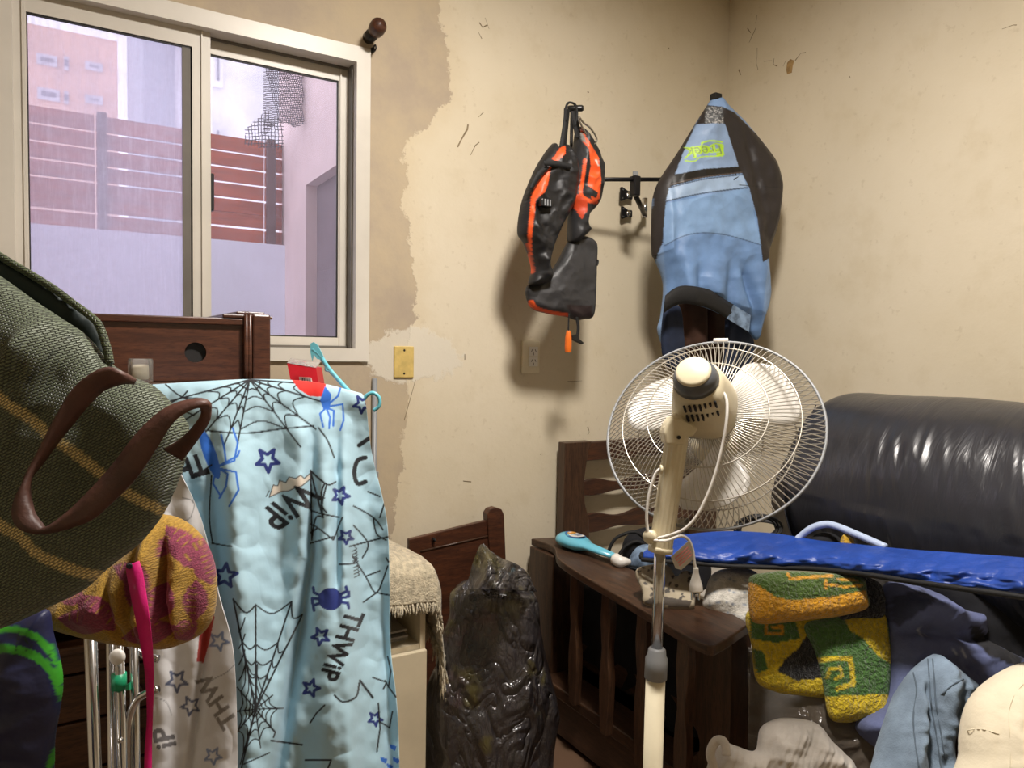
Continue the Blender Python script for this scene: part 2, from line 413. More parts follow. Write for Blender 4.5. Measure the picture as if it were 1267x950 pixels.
wood('wood_light', '#8a6a3c', '#a9864e', st=(1.6, 10, 14))
wood('wood_panel', '#3a2015', '#5b3420', st=(1.6, 10, 14))

# plastered walls with stains
def wall_mat(name, stained):
    k = NT(name); p = k.pos(); sx = k.add('ShaderNodeSeparateXYZ', {0: p})
    n1 = k.noise(1.3, 5, 0.6, p); n2 = k.noise(7, 6, 0.65, p); n3 = k.noise(38, 4, 0.6, p)
    base = k.mix(k.ramp(n1, 0.3, 0.7), tuple(lin('#d3c7ad')), tuple(lin('#dbd0b9')))
    base = k.mix(k.math('MULTIPLY', k.ramp(n2, 0.5, 0.75), 0.35), base, tuple(lin('#c6b798')))
    base = k.mix(k.math('MULTIPLY', k.ramp(n3, 0.62, 0.72), 0.25), base, tuple(lin('#b3a284')))
    h = k.math('ADD', n2, k.math('MULTIPLY', n3, 0.25))
    if stained:
        edge_px = [(541, -60), (545, 0), (553, 60), (558, 110), (530, 155), (503, 185), (500, 235), (510, 300), (512, 400), (505, 480), (497, 540), (490, 620), (480, 700), (470, 900)]
        pts = sorted((onY(a, b, 2.3).z/3.2, (onY(a, b, 2.3).x)/3.0) for a, b in edge_px)
        cv = k.add('ShaderNodeFloatCurve'); c = cv.mapping.curves[0]
        k.set(cv.inputs['Value'], k.math('DIVIDE', sx.outputs[2], 3.2))
        while len(c.points) < len(pts): c.points.new(0.5, 0.5)
        for q, (a, b) in zip(c.points, pts): q.location = (a, b); q.handle_type = 'AUTO'
        cv.mapping.update()
        e = k.math('SUBTRACT', k.math('MULTIPLY', cv.outputs[0], 3.0), sx.outputs[0])
        wob = k.math('MULTIPLY', k.math('SUBTRACT', k.noise(9, 6, 0.7, p), 0.5), 0.16)
        m = k.ramp(k.math('ADD', e, wob), -0.004, 0.006)
        tan = k.mix(k.ramp(k.noise(3.5, 6, 0.65, p), 0.3, 0.7), tuple(lin('#a39484')), tuple(lin('#b9a88c')))
        rim = k.ramp(k.math('ADD', e, wob), -0.10, 0.0)
        base = k.mix(k.math('MULTIPLY', rim, 0.35), base, tuple(lin('#cbb998')))
        base = k.mix(k.math('MULTIPLY', m, 0.85), base, tan)
        c0 = onY(512, 440, 2.3)
        dx = k.math('DIVIDE', k.math('SUBTRACT', sx.outputs[0], c0.x), 0.17); dz = k.math('DIVIDE', k.math('SUBTRACT', sx.outputs[2], c0.z), 0.095)
        rr = k.math('SQRT', k.math('ADD', k.math('MULTIPLY', dx, dx), k.math('MULTIPLY', dz, dz)))
        rr = k.math('ADD', rr, k.math('MULTIPLY', k.math('SUBTRACT', k.noise(14, 6, 0.7, p), 0.5), 1.3))
        pm = k.ramp(rr, 1.05, 0.9)
        base = k.mix(k.math('MULTIPLY', pm, 0.8), base, tuple(lin('#d9d2c2')))
        h = k.math('ADD', h, k.math('ADD', k.math('MULTIPLY', m, -0.5), k.math('MULTIPLY', pm, 0.5)))
    k.P(Base_Color=base, Roughness=0.75); k.b.inputs['Specular IOR Level'].default_value = 0.3
    k.bump(h, 0.35, 0.006)
wall_mat('wall_plain', False); wall_mat('wall_stained', True)
k = NT('floor_tile'); br = k.add('ShaderNodeTexBrick', {'Vector': k.pos(), 'Scale': 1.0, 'Mortar Size': 0.004, 'Brick Width': 0.3, 'Row Height': 0.3}, offset=0.0)
k.set(br.inputs['Color1'], tuple(lin('#5e4634'))); k.set(br.inputs['Color2'], tuple(lin('#6b5240'))); k.set(br.inputs['Mortar'], tuple(lin('#3a2f26')))
k.P(Base_Color=k.mix(k.ramp(k.noise(9, 5), 0.4, 0.7), br.outputs[0], tuple(lin('#7a6a58'))), Roughness=0.55)
simple('ceiling_paint', '#d8cdb4', 0.85, 0, 0.08, 2)

# panes: real glass with the dust that sits on it
def pane_mat(name, tint, dirt, c):
    k = NT(name); out = k.n['Material Output']; k.n.remove(k.b)
    tr = k.add('ShaderNodeBsdfTransparent', {0: tint}); gl = k.add('ShaderNodeBsdfGlossy', {'Roughness': 0.05}); tl = k.add('ShaderNodeBsdfTranslucent', {0: c})
    df = k.add('ShaderNodeBsdfDiffuse', {0: c}); ad = k.add('ShaderNodeMixShader', {0: 0.15, 1: tl, 2: df})
    n = k.noise(11, 8, 0.75, k.pos()); st = k.noise(40, 3, 0.7, k.mapping(k.pos(), (3, 1, 0.25)))
    f = k.math('ADD', dirt*0.8, k.math('MULTIPLY', k.math('ADD', k.ramp(n, 0.35, 0.75), k.ramp(st, 0.4, 0.8)), dirt*0.25))
    m1 = k.add('ShaderNodeMixShader', {0: f, 1: tr, 2: ad}); fr = k.add('ShaderNodeFresnel', {0: 1.45})
    m2 = k.add('ShaderNodeMixShader', {0: k.math('MULTIPLY', fr, 0.12), 1: m1, 2: gl}); k.t.links.new(m2.outputs[0], out.inputs[0])
pane_mat('pane_dusty', (0.96, 0.94, 1.0, 1), 0.42, (0.80, 0.79, 0.93, 1))
pane_mat('pane_clear', (0.97, 0.97, 1.0, 1), 0.10, (0.85, 0.80, 0.88, 1))
# tote weave
k = NT('tote_weave'); uv = k.add('ShaderNodeTexCoord').outputs['UV']
br = k.add('ShaderNodeTexBrick', {'Vector': uv, 'Scale': 1.0, 'Mortar Size': 0.0009, 'Mortar Smooth': 1.0, 'Brick Width': 0.0054, 'Row Height': 0.0028}, offset=0.5)
k.set(br.inputs['Color1'], (1.0, 1.0, 1.0, 1)); k.set(br.inputs['Color2'], (0.84, 0.85, 0.82, 1)); k.set(br.inputs['Mortar'], (0.30, 0.30, 0.30, 1))
at = k.add('ShaderNodeAttribute', attribute_name='Col').outputs['Color']
k.P(Base_Color=k.mix(1.0, at, br.outputs['Color'], 'MULTIPLY'), Roughness=0.55, Sheen_Weight=0.1)
k.bump(k.math('SUBTRACT', 1.0, br.outputs['Fac']), 0.9, 0.002)
# jacquard
k = NT('jacquard'); uv = k.add('ShaderNodeTexCoord').outputs['UV']
wv = k.noise(420, 2, 0.6, uv)
k.P(Base_Color=k.mix(k.ramp(wv, 0.35, 0.7), k.mix(1.0, k.add('ShaderNodeAttribute', attribute_name='Col').outputs['Color'], (0.6, 0.6, 0.6), 'MULTIPLY'), k.add('ShaderNodeAttribute', attribute_name='Col').outputs['Color']), Roughness=0.9, Sheen_Weight=0.2)
k.bump(wv, 0.6, 0.003)
# black film (bin bag and wrapped mattress)
def film(name, c, c2, c3, rough, bs, bd, stretch=(1, 1, 1), ridge=False, bst=0.6):
    k = NT(name); v = k.obj(); n = k.noise(4.0, 4, 0.6, v)
    n2 = k.noise(7.0, 3, 0.5, k.mapping(v, (1.3, 0.7, 1.1)))
    col = k.mix(k.ramp(n, 0.52, 0.68), tuple(lin(c)), tuple(lin(c2))); col = k.mix(k.ramp(n2, 0.56, 0.68), col, tuple(lin(c3)))
    k.P(Base_Color=col, Roughness=rough); k.b.inputs['Specular IOR Level'].default_value = 0.7
    nn = k.noise(bs, 4, 0.6, k.mapping(v, stretch), 0.8 if ridge else 1.2)
    if ridge:
        n5 = k.noise(34.0, 3, 0.5, k.mapping(v, (1, 1, 0.5)), 1.5)
        nn = k.math('ADD', k.math('POWER', k.math('MULTIPLY', k.math('ABSOLUTE', k.math('SUBTRACT', k.noise(8.0, 2, 0.45, k.mapping(v, stretch), 1.6), 0.5)), 2.0), 0.7), k.math('MULTIPLY', k.math('ABSOLUTE', k.math('SUBTRACT', n5, 0.5)), 0.35))
    k.bump(nn, bst, bd)
film('bin_film', '#333032', '#452d30', '#4b4524', 0.22, 14, 0.05, (1.0, 1.0, 0.6), True, 0.8)
M['bin_film'].node_tree.nodes['Principled BSDF'].inputs['Coat Weight'].default_value = 0.8; M['bin_film'].node_tree.nodes['Principled BSDF'].inputs['Coat Roughness'].default_value = 0.2
film('roll_film', '#292a30', '#2e2f36', '#27282d', 0.31, 5, 0.012, (1, 5, 0.8), False, 0.25)
k = NT('plastic_sheet'); k.P(Base_Color=tuple(lin('#6f665c')), Roughness=0.2, Alpha=0.55); k.bump(k.noise(9, 4, 0.6, k.obj(), 1.0), 0.8, 0.03)
k = NT('frosted'); k.P(Base_Color=(0.95, 0.95, 0.93), Roughness=0.18, Transmission_Weight=0.9, IOR=1.15)
k = NT('blade'); k.P(Base_Color=tuple(lin('#eeebe4')), Roughness=0.3, Transmission_Weight=0.12)
k = NT('bulb_glow'); k.P(Emission_Color=LAMP_COL, Emission_Strength=LAMP_L)
# ------------------------------------------------------------------ the room
YW = 2.30; XR = 2.49; ZC = 2.92; XL = -1.6; YF = -1.7
wx0, wx1 = -0.165, onY(456, 250, YW).x
wz0 = onY(430, 447, YW).z; wz1 = onY(456, 62, YW).z
def struct(name, m, mat, parent=None, smooth=False):
    return mk(name, m[0], m[1], mat, parent, smooth, kind=None if parent else 'structure')
wall_back = struct('wall_back', join(box(XL-.2, wx0, YW, YW+.2, 0, ZC), box(wx1, XR, YW, YW+.2, 0, ZC), box(wx0, wx1, YW, YW+.2, 0, wz0), box(wx0, wx1, YW, YW+.2, wz1, ZC)), 'wall_stained')
wall_right = struct('wall_right', box(XR, XR+.2, YF-.2, YW+.2, 0, ZC), 'wall_plain')
struct('wall_left', box(XL-.2, XL, YF-.2, YW, 0, ZC), 'wall_plain')
struct('wall_front', box(XL, XR, YF-.2, YF, 0, ZC), 'wall_plain')
struct('floor', box(XL-.2, XR+.2, YF-.2, YW+.2, -.1, 0), 'floor_tile')
struct('ceiling', box(XL-.2, XR+.2, YF-.2, YW+.2, ZC, ZC+.1), 'ceiling_paint')
# cracks and chipped paint on the walls
def mark(name, pts, wid, wallf, mat, parent, nrm):
    p = [wallf(a, b) for a, b in pts]; n = Vector(nrm); V = []; Fs = []
    for i, q in enumerate(p):
        t = (p[min(i+1, len(p)-1)]-p[max(i-1, 0)]).normalized(); s = t.cross(n)*wid*0.28*(0.35+random.random()*0.9)
        V += [q+s+n*.0008, q-s+n*.0008]
        if i: Fs.append([2*i-2, 2*i-1, 2*i+1, 2*i])
    mk(name, V, Fs, mat, parent)
rw = lambda a, b: onX(a, b, XR); bw = lambda a, b: onY(a, b, YW)
for pts, wid in (([(937, 18), (936, 25), (935, 29)], .006), ([(936, 33), (933, 40), (930, 46), (927, 53)], .008), ([(925, 35), (929, 41)], .010), ([(937, 59), (937, 68), (936, 78), (938, 86)], .006), ([(914, 86), (917, 93)], .01),
                 ([(958, 72), (957, 80), (962, 82)], .006), ([(945, 76), (955, 75)], .004), ([(984, 75), (991, 66), (997, 65)], .006), ([(969, 82), (973, 74)], .005), ([(1240, 36), (1254, 31), (1258, 31)], .005), ([(1051, 94), (1052, 96)], .007)):
    mark('crack', pts, wid, rw, 'crack', wall_right, (-1, 0, 0))
chip = [rw(a, b)-Vector((.001, 0, 0)) for a, b in ((974, 78), (978, 73), (983, 75), (981, 82), (980, 90), (974, 92), (973, 86))]
mk('paint_chip', chip, [list(range(len(chip)))[::-1]], 'paint_chip', wall_right)
for pts, wid in (([(593, 28), (597, 34), (603, 31)], .01), ([(600, 22), (605, 36)], .006), ([(592, 40), (596, 48)], .006), ([(566, 182), (571, 172), (578, 160), (579, 154)], .014), ([(582, 192), (588, 180), (593, 176)], .006), ([(592, 145), (598, 139)], .006),
                 ([(727, 113), (728, 115)], .012), ([(827, 59), (828, 61)], .01), ([(727, 528), (729, 534), (727, 538)], .008), ([(702, 472), (720, 471)], .004), ([(668, 562), (670, 561)], .01), ([(575, 438), (575, 445)], .006), ([(573, 595), (583, 596)], .006), ([(514, 470), (500, 520)], .005)):
    mark('crack', pts, wid, bw, 'crack', wall_back, (0, -1, 0))

# window
win = mk('window_1', *join(box(wx0, wx1, YW-.012, YW+.10, wz1-.05, wz1), box(wx0, wx1, YW-.012, YW+.10, wz0, wz0+.042),
         box(wx0, wx0+.05, YW-.012, YW+.10, wz0+.042, wz1-.05), box(wx1-.046, wx1, YW-.012, YW+.10, wz0+.042, wz1-.05)), 'alu', kind='structure')
mx = onY(247, 250, YW+.03).x
def sash(xa, xb, y, pane, stl, str_, zt=.05, zb=.04):
    z0, z1 = wz0+.042, wz1-.05
    s = mk('sash', *join(box(xa, xa+stl, y, y+.024, z0, z1), box(xb-str_, xb, y, y+.024, z0, z1), box(xa+stl, xb-str_, y, y+.024, z1-zt, z1), box(xa+stl, xb-str_, y, y+.024, z0, z0+zb),
           box(xb-.026, xb-.022, y-.006, y, z0, z1), box(xa+stl-.010, xa+stl-.003, y-.005, y, z0, z1)), 'alu', win)
    mk('gasket', *join(box(xa+stl, xb-str_, y+.004, y+.010, z0+zb, z0+zb+.004), box(xa+stl, xb-str_, y+.004, y+.010, z1-zt-.005, z1-zt), box(xb-str_-.004, xb-str_, y+.004, y+.010, z0+zb, z1-zt), box(xa+stl, xa+stl+.003, y+.004, y+.010, z0+zb, z1-zt)), 'rubber', s)
    mk('pane', *box(xa+stl-.005, xb-str_+.005, y+.011, y+.014, z0+zb-.005, z1-zt+.005), pane, s)
    return s
xl = onY(34, 250, YW+.02).x
s1 = sash(wx0+.05, mx+.030, YW+.022, 'pane_dusty', max(.03, xl-wx0-.05), .050)
mk('shaded_bead', *box(mx-.046, mx-.0195, YW+.026, YW+.040, wz0+.09, wz1-.105), 'alu_dark', s1)  # dark strip paints the shade on the stile's inner side
sash(mx-.02, wx1-.052, YW+.060, 'pane_clear', .05, .030, .045, .035)
mk('track', *join(box(wx0+.05, wx1-.046, YW+.050, YW+.054, wz0+.042, wz0+.05), box(wx0+.05, wx1-.046, YW+.050, YW+.054, wz1-.058, wz1-.05), box(wx1-.052, wx1-.046, YW+.02, YW+.09, wz0+.042, wz1-.05)), 'alu_dark', win)
lz = onY(262, 240, YW+.06).z
mk('latch', *box(mx+.030, mx+.040, YW+.026, YW+.050, lz-.055, lz+.055, .003), 'plastic_black', win)

# ------------------------------------------------------------------ the patio and the houses seen through the window
YP = 4.35
zf0 = onY(300, 299, YP).z; zf1 = onY(264, 176, YP).z
xs = onY(353, 250, YP).x
struct('patio_wall', box(-2.6, xs, YP, YP+.15, -.1, zf0), 'whitewash')
struct('patio_ground', box(-2.6, xs+.2, YW+.2, YP, -.2, -.1), 'patio_ground')
side = struct('patio_side_wall', join(box(xs, xs+.2, 2.55, 3.30, -.1, 3.4), box(xs, xs+.2, 3.30, 3.92, onX(380, 228, xs).z, 3.4), box(xs, xs+.2, 3.92, YP+.15, -.1, 3.4)), 'pink_render')
dr = mk('door_1', *box(xs+.06, xs+.10, 3.30, 3.92, -.1, onX(380, 228, xs).z), 'door_purple', kind='structure')
mk('door_panel', *box(xs+.045, xs+.06, 3.38, 3.84, .95, 1.75, .006), 'door_purple', dr); mk('door_panel', *box(xs+.045, xs+.06, 3.38, 3.84, .05, .85, .006), 'door_purple', dr)
fn = thing('slat_fence', 'red-brown horizontal board fence on top of the white patio wall', 'fence', (0, YP, zf0))
hb = (zf1-zf0)/7.3; zz = zf0+.012; bh = [hb*.95, hb*.98, hb*.98, hb, hb, hb, hb*1.05]; gaps = [.015, .0035, .014, .014, .014, .014, 0]
pxs = [onY(337, 250, YP).x, onY(127, 220, YP).x, -1.9]
for h_, g in zip(bh, gaps):
    for a, b in ((-2.5, pxs[1]-.03), (pxs[1]-.03, pxs[0]-.03), (pxs[0]-.03, xs)):
        mk('board', *box(a+.004, b-.004, YP+.06, YP+.085, zz, zz+h_), 'fence_wood', fn)
    zz += h_+g
for x in pxs: mk('post', *box(x-.022, x+.022, YP+.015, YP+.06, zf0, zz+.01), 'fence_post', fn)
def house(name, label, pxl, pxr, ytop, y, mat, wins=(), zb=-1.0, dep=3.0):
    a = onY(pxl, ytop, y); b = onY(pxr, ytop, y); zt = onY((pxl+pxr)/2, ytop, y).z
    t = thing(name, label, 'building', ((a.x+b.x)/2, y, zb))
    mk('wall', *box(a.x, b.x, y, y+dep, zb, zt), mat, t)
    for (p0, q0, p1, q1) in wins:
        c0 = onY(p0, q0, y); c1 = onY(p1, q1, y)
        f = mk('window', *box(c0.x, c1.x, y-.05, y, min(c0.z, c1.z), max(c0.z, c1.z)), 'far_pale', t)
        mk('pane', *box(c0.x+.06, c1.x-.06, y-.07, y-.05, min(c0.z, c1.z)+.06, max(c0.z, c1.z)-.06), 'far_window', f)
    return t
house('apartment_block', 'orange-pink apartment block with small windows far behind the fence', -60, 145, 30, 15.0, 'far_orange', ((45, 66, 71, 84), (105, 76, 127, 90), (79, 70, 85, 88), (105, 117, 127, 131), (46, 108, 74, 127), (79, 113, 85, 130)))
house('grey_building', 'smooth pale grey building side rising behind the fence', 176, 262, -60, 11.0, 'far_grey')
house('pale_building', 'pale rendered building with a dark column behind the right pane', 262, 360, -60, 8.0, 'far_pale', ((262, 60, 275, 110), (262, 155, 275, 178)))
# black netting hanging at the patio side wall
def net():
    ms = []; y = 3.95
    polys = [[(326, 72), (406, 92), (406, 142), (366, 158), (345, 150), (326, 170)], [(303, 160), (330, 135), (352, 150), (352, 186), (303, 181)], [(398, 140), (408, 143), (405, 162), (400, 160)]]
    stp = [2.3, 4.2, 2.6]
    for pl, st in zip(polys, stp):
        p = np.array(pl, float); lo, hi = p.min(0), p.max(0)
        for ax in (0, 1):
            for c in np.arange(lo[ax], hi[ax], st):
                t = np.arange(lo[1-ax], hi[1-ax], 2.0)
                wob = 2.2*nz(t*.05, np.full_like(t, c*.03), 1.0, ax)+1.2*nz(t*.2, np.full_like(t, c*.11), 1.0, ax+4)
                x = c+wob+(0.25*(t-lo[1])*(pl is polys[0]) if ax == 0 else 0); X, Y = (x, t) if ax == 0 else (t, x)
                ok = inpoly(X, Y, p); run = []
                for i in range(len(t)+1):
                    if i < len(t) and ok[i]: run.append(onY(X[i], Y[i], y+.03*math.sin(X[i]*.12)+.02*math.sin(Y[i]*.2)))
                    else:
                        if len(run) > 2: ms.append(tube(run, .0024, 3, cap=False))
                        run = []
    return join(*ms)
mk('netting', *net(), 'net_black', label='torn black netting hanging outside the right window pane', cat='netting')

# ------------------------------------------------------------------ ceiling lamp (above the frame)
lp = thing('ceiling_lamp', 'round flat white ceiling lamp above the fan', 'lamp', LAMP_POS)
L = Vector(LAMP_POS)
mk('lamp_body', *lathe((L.x, L.y, ZC), (0, 0, -1), [(0, .17), (ZC-L.z-.004, .175), (ZC-L.z, .165), (ZC-L.z, .151), (ZC-L.z-.008, .151)], 40), 'plastic_white', lp, True)
mk('diffuser', *lathe((L.x, L.y, L.z+.006), (0, 0, -1), [(0, .15), (.004, .15), (.006, .12), (.007, 0)], 40), 'bulb_glow', lp, True)

# ------------------------------------------------------------------ fittings on the back wall
c = onY(456, 47, YW)
t = thing('curtain_rod_holder', 'dark turned-wood curtain rod end above the window corner', 'curtain rod', (c.x, YW, c.z))
mk('socket', *lathe((c.x, YW, c.z), (0, -1, 0), [(0, .020), (.03, .020), (.034, .014), (.06, .014)], 18), 'plastic_black', t, True)
mk('finial', *lathe((c.x, YW-.055, c.z), (0, -1, 0.15), [(0, .016), (.006, .024), (.022, .026), (.04, .025), (.052, .018), (.056, 0)], 20), 'wood_panel', t, True)
c2 = onY(460, 63, YW)
mk('screw_hook', *join(lathe((c2.x, YW, c2.z), (0, -1, 0), [(0, .008), (.012, .008), (.014, .003), (.02, .003)], 12), ring((c2.x, YW-.028, c2.z), (1, 0, 0), .009, .0025, 16, 5)), 'metal_black', None, True, label='small metal screw hook just below the curtain rod end', cat='hook')
a, b = onY(487, 428, YW), onY(511, 467, YW)
t = thing('blank_wall_plate', 'yellowed blank cover plate in patched plaster beside the window', 'wall plate', ((a.x+b.x)/2, YW, b.z))
mk('plate', *box(a.x, b.x, YW-.008, YW, b.z, a.z, .003), 'plate_yellow', t)
for z in (a.z-.014, b.z+.014): mk('screw', *lathe(((a.x+b.x)/2, YW-.008, z), (0, -1, 0), [(0, .004), (.0015, .003)], 10), 'metal_black', t)
a, b = onY(645, 421, YW), onY(666, 462, YW)
t = thing('wall_outlet', 'white double power outlet on the wall below the life vest', 'outlet', ((a.x+b.x)/2, YW, b.z))
mk('plate', *box(a.x, b.x, YW-.010, YW, b.z, a.z, .004), 'plastic_cream', t)
xm = (a.x+b.x)/2+.008; zm = (a.z+b.z)/2+.002
for s in (1, -1):
    f = mk('socket_face', *box(xm-.020, xm+.020, YW-.014, YW-.010, zm+s*.019-.018, zm+s*.019+.018, .0015), 'plastic_white', t)
    for dx, dz, rt in ((-.008, .004, .5), (.008, .004, -.5), (0, -.009, 0)):
        q = Vector((xm+dx, YW-.0143, zm+s*.019+dz)); e = Vector((math.sin(rt), 0, math.cos(rt)))*.005; n = Vector((math.cos(rt), 0, -math.sin(rt)))*.0012
        mk('slot', [q-e-n, q-e+n, q+e+n, q+e-n], [[0, 1, 2, 3]], 'ink', f)
pts = [onY(464, 468, YW-.012), onY(464, 560, YW-.012)]; x = pts[0].x
mk('conduit_pipe', *join(tube([(x, YW-.010, 0), (x, YW-.010, pts[0].z)], .0085, 10), box(x-.013, x+.013, YW-.020, YW, .92, .94, .002)), 'plastic_grey', None, True, label='thin grey conduit pipe running down the wall beside the sheet', cat='pipe')
# ================================================================== LEFT SIDE
# wooden box with a round cut-out, on the dresser
yb = 1.98
bl, br_ = -0.22, onY(302, 430, yb).x; zt = onY(300, 394, yb).z; zb = onY(320, 470, yb).z
t = thing('wooden_box', 'glossy dark wooden box with round hole below the window', 'wooden box', ((bl+br_)/2, yb+.1, zb))
hc = onY(242, 436, yb); hr = .0255
def holed_panel(x0, x1, z0, z1, y, th, cx, cz, r, n=32):
    V = []; Fs = []
    out = []
    for i in range(n):
        a = 2*PI*(i+.5)/n; dx, dz = math.cos(a), math.sin(a); k_ = min((x1-cx)/dx if dx > 0 else (x0-cx)/dx, (z1-cz)/dz if dz > 0 else (z0-cz)/dz); out.append((cx+dx*k_, cz+dz*k_))
    # snap nearest to corners
    for cxr in ((x0, z0), (x1, z0), (x1, z1), (x0, z1)):
        j = min(range(n), key=lambda q: (out[q][0]-cxr[0])**2+(out[q][1]-cxr[1])**2); out[j] = cxr
    for yy in (y, y+th):
        for i in range(n): a = 2*PI*(i+.5)/n; V.append((cx+r*math.cos(a), yy, cz+r*math.sin(a)))
        for i in range(n): V.append((out[i][0], yy, out[i][1]))
    for i in range(n):
        j = (i+1) % n
        Fs += [[i, j, n+j, n+i], [2*n+j, 2*n+i, 3*n+i, 3*n+j], [j, i, 2*n+i, 2*n+j], [n+i, n+j, 3*n+j, 3*n+i]]
    return V, Fs
mk('front_panel', *holed_panel(bl, br_, zb, zt-.018, yb, .012, hc.x, hc.z, hr), 'wood_box', t)
mk('top_board', *box(bl, br_+.004, yb-.012, 2.2, zt-.018, zt, .003), 'wood_box', t)
mk('back_panel', *box(bl, br_, 2.18, 2.192, zb, zt-.018), 'wood_box', t)
mk('hole_shade_plate', *box(hc.x-.04, hc.x+.04, yb+.014, yb+.018, hc.z-.035, hc.z+.035), 'rubber', t)  # dark plate behind the hole stands in for shade inside the box
mk('base_board', *box(bl, br_, yb+.012, 2.18, zb, zb+.01), 'wood_box', t)
ex = onY(333, 430, yb).x
mk('end_block', *box(br_+.018, ex, yb-.018, 2.21, zb-.001, zt+.012, .005), 'wood_box', t)
for i, x in enumerate((br_+.002, br_+.011)):
    mk('moulding', *tube([(x, yb-.012, zb-.004), (x, yb-.016, zb+.03), (x, yb-.016, zt+.006), (x, yb, zt+.014), (x, 2.19, zt+.014)], .006, 8), 'wood_box', t, True)
mk('cornice', *join(box(br_-.055, br_+.02, yb-.015, 2.2, zt, zt+.010, .003), box(br_-.02, ex-.012, yb-.006, 2.2, zt+.010, zt+.018, .003), box(ex-.004, ex+.009, yb+.0, yb+.03, zt, zt+.008, .002)), 'wood_box', t)
# dresser under it
dx0, dx1, dy0, dy1 = -.30, .36, 1.92, 2.26
t = thing('dresser', 'dark wooden chest of drawers behind the hanging bags', 'dresser', ((dx0+dx1)/2, (dy0+dy1)/2, 0))
mk('carcass', *join(box(dx0, dx0+.02, dy0, dy1, 0, zb-.02), box(dx1-.02, dx1, dy0, dy1, 0, zb-.02), box(dx0+.02, dx1-.02, dy1-.01, dy1, 0, zb-.02), box(dx0+.02, dx1-.02, dy0+.03, dy1-.01, .02, .04), box(dx0+.02, dx1-.02, dy0+.02, dy1-.01, .70, .715)), 'wood_dresser', t)
mk('top_board', *box(dx0-.01, dx1+.01, dy0-.015, dy1, zb-.02, zb-.0015, .003), 'wood_dresser', t)
mk('upper_panel', *box(dx0+.02, dx1-.02, dy0+.012, dy0+.03, .715, zb-.02), 'wood_light', t)
mk('ledge', *box(dx0, dx1, dy0-.02, dy0+.03, .64, .66, .004), 'wood_dresser', t)
z = .635
for h_ in (.05, .112, .118, .118, .118, .09):
    d_ = mk('drawer', *box(dx0+.022, dx1-.022, dy0, dy0+.25, z-h_+.006, z, .003), 'wood_dresser', t)
    if h_ > .1: mk('knob', *lathe(((dx0+dx1)/2+.1, dy0, z-h_/2), (0, -1, 0), [(0, .008), (.012, .008), (.02, .016), (.028, .012), (.03, 0)], 14), 'wood_bed', d_, True)
    z -= h_
# frosted jar
c = onZ(174, 474, zb)
mk_c = Vector((c.x, min(c.y, 1.94), zb))
t = thing('candle_jar', 'small frosted glass jar holding a pale candle by the tote', 'jar', mk_c)
rj = .026
mk('glass', *lathe(mk_c, (0, 0, 1), [(0, rj*.9), (.004, rj), (.052, rj), (.056, rj*.93), (.056, rj*.82), (.008, rj*.82)], 24), 'frosted', t, True)
mk('candle', *lathe(mk_c+Vector((0, 0, .009)), (0, 0, 1), [(0, rj*.7), (.026, rj*.7), (.027, 0)], 20), 'cream_cotton', t, True)

# chrome drying rack that carries the sheet
A = P(196, 488, 1.50); B = P(438, 500, 1.59)
t = thing('drying_rack', 'chrome tube clothes rack under the light blue sheet', 'clothes rack', ((A.x+B.x)/2, (A.y+B.y)/2, 0))
zr = min(A.z, B.z)-.012; A.z = B.z = zr; n_ = Vector(((B-A).y, -(B-A).x, 0)).normalized()
mk('top_rail', *tube([A-(B-A)*.06, B], .008, 10), 'metal_chrome', t, True)
for q in (A+(B-A)*.02, A+(B-A)*.96):
    for s in (.03, .17): mk('leg', *tube([q, q+n_*s*-1.0+Vector((0, 0, -zr+.009))], .009, 8), 'metal_chrome', t, True)
# patterned sheet hung over the rack
cv = Canvas(180, 465, 505, 1010, 2.6, '#b4d8e8'); cv.lw = 1.3
K = '#16181f'; BL = '#2a6fd6'; NV = '#1d2f7a'
def web(cx, cy, ends, rings, wd=1.6, c=K, sag=.18):
    for e in ends: cv.line([(cx, cy), e], wd, c)
    for f_ in rings:
        for a, b in zip(ends[:-1], ends[1:]):
            p = (cx+(a[0]-cx)*f_, cy+(a[1]-cy)*f_); q = (cx+(b[0]-cx)*f_, cy+(b[1]-cy)*f_); m = ((p[0]+q[0])/2*(1-sag)+cx*sag, (p[1]+q[1])/2*(1-sag)+cy*sag); cv.curve([p, m, q], wd*.85, c, 10)
# upper web, hub on the top fold
web(309, 470, [(196, 500), (228, 520), (254, 535), (277, 552), (293, 553), (372, 553), (391, 531), (402, 498), (395, 476)], [.16, .3, .48, .74], 1.5)
cv.curve([(252, 532), (300, 536), (345, 531), (388, 527)], 1.5, K)
cv.curve([(205, 476), (220, 488), (232, 494)], 1.4, K); cv.curve([(232, 494), (228, 506), (240, 514)], 1.4, K); cv.line([(212, 498), (226, 491), (232, 484)], 1.5, K)
cv.poly([(361, 470), (404, 470), (401, 491), (383, 490), (370, 482)], '#e6271f')
def spider(x, y, s, c, body, legs):
    cv.ell(x+body[0]*s, y+body[1]*s, body[2]*s, body[3]*s, c, body[4])
    for L_ in legs: cv.line([(x+a*s, y+b*s) for a, b in L_], 1.9*s, c)
legs8 = [[(0, 0), (12, -6), (10, -22), (6, -40)], [(0, 0), (22, -8), (26, -30), (20, -48)], [(2, 1), (14, 8), (12, 24), (4, 38)], [(2, 1), (24, 6), (27, 28), (16, 48)], [(0, 0), (26, -14), (28, -20)], [(0, 0), (-4, 20), (6, 36)]]
spider(268, 578, 1.0, BL, (-8, -16, 8, 32, -.35), legs8)
cv.poly([(402, 478), (410, 488), (408, 506), (400, 506), (396, 495)], BL)
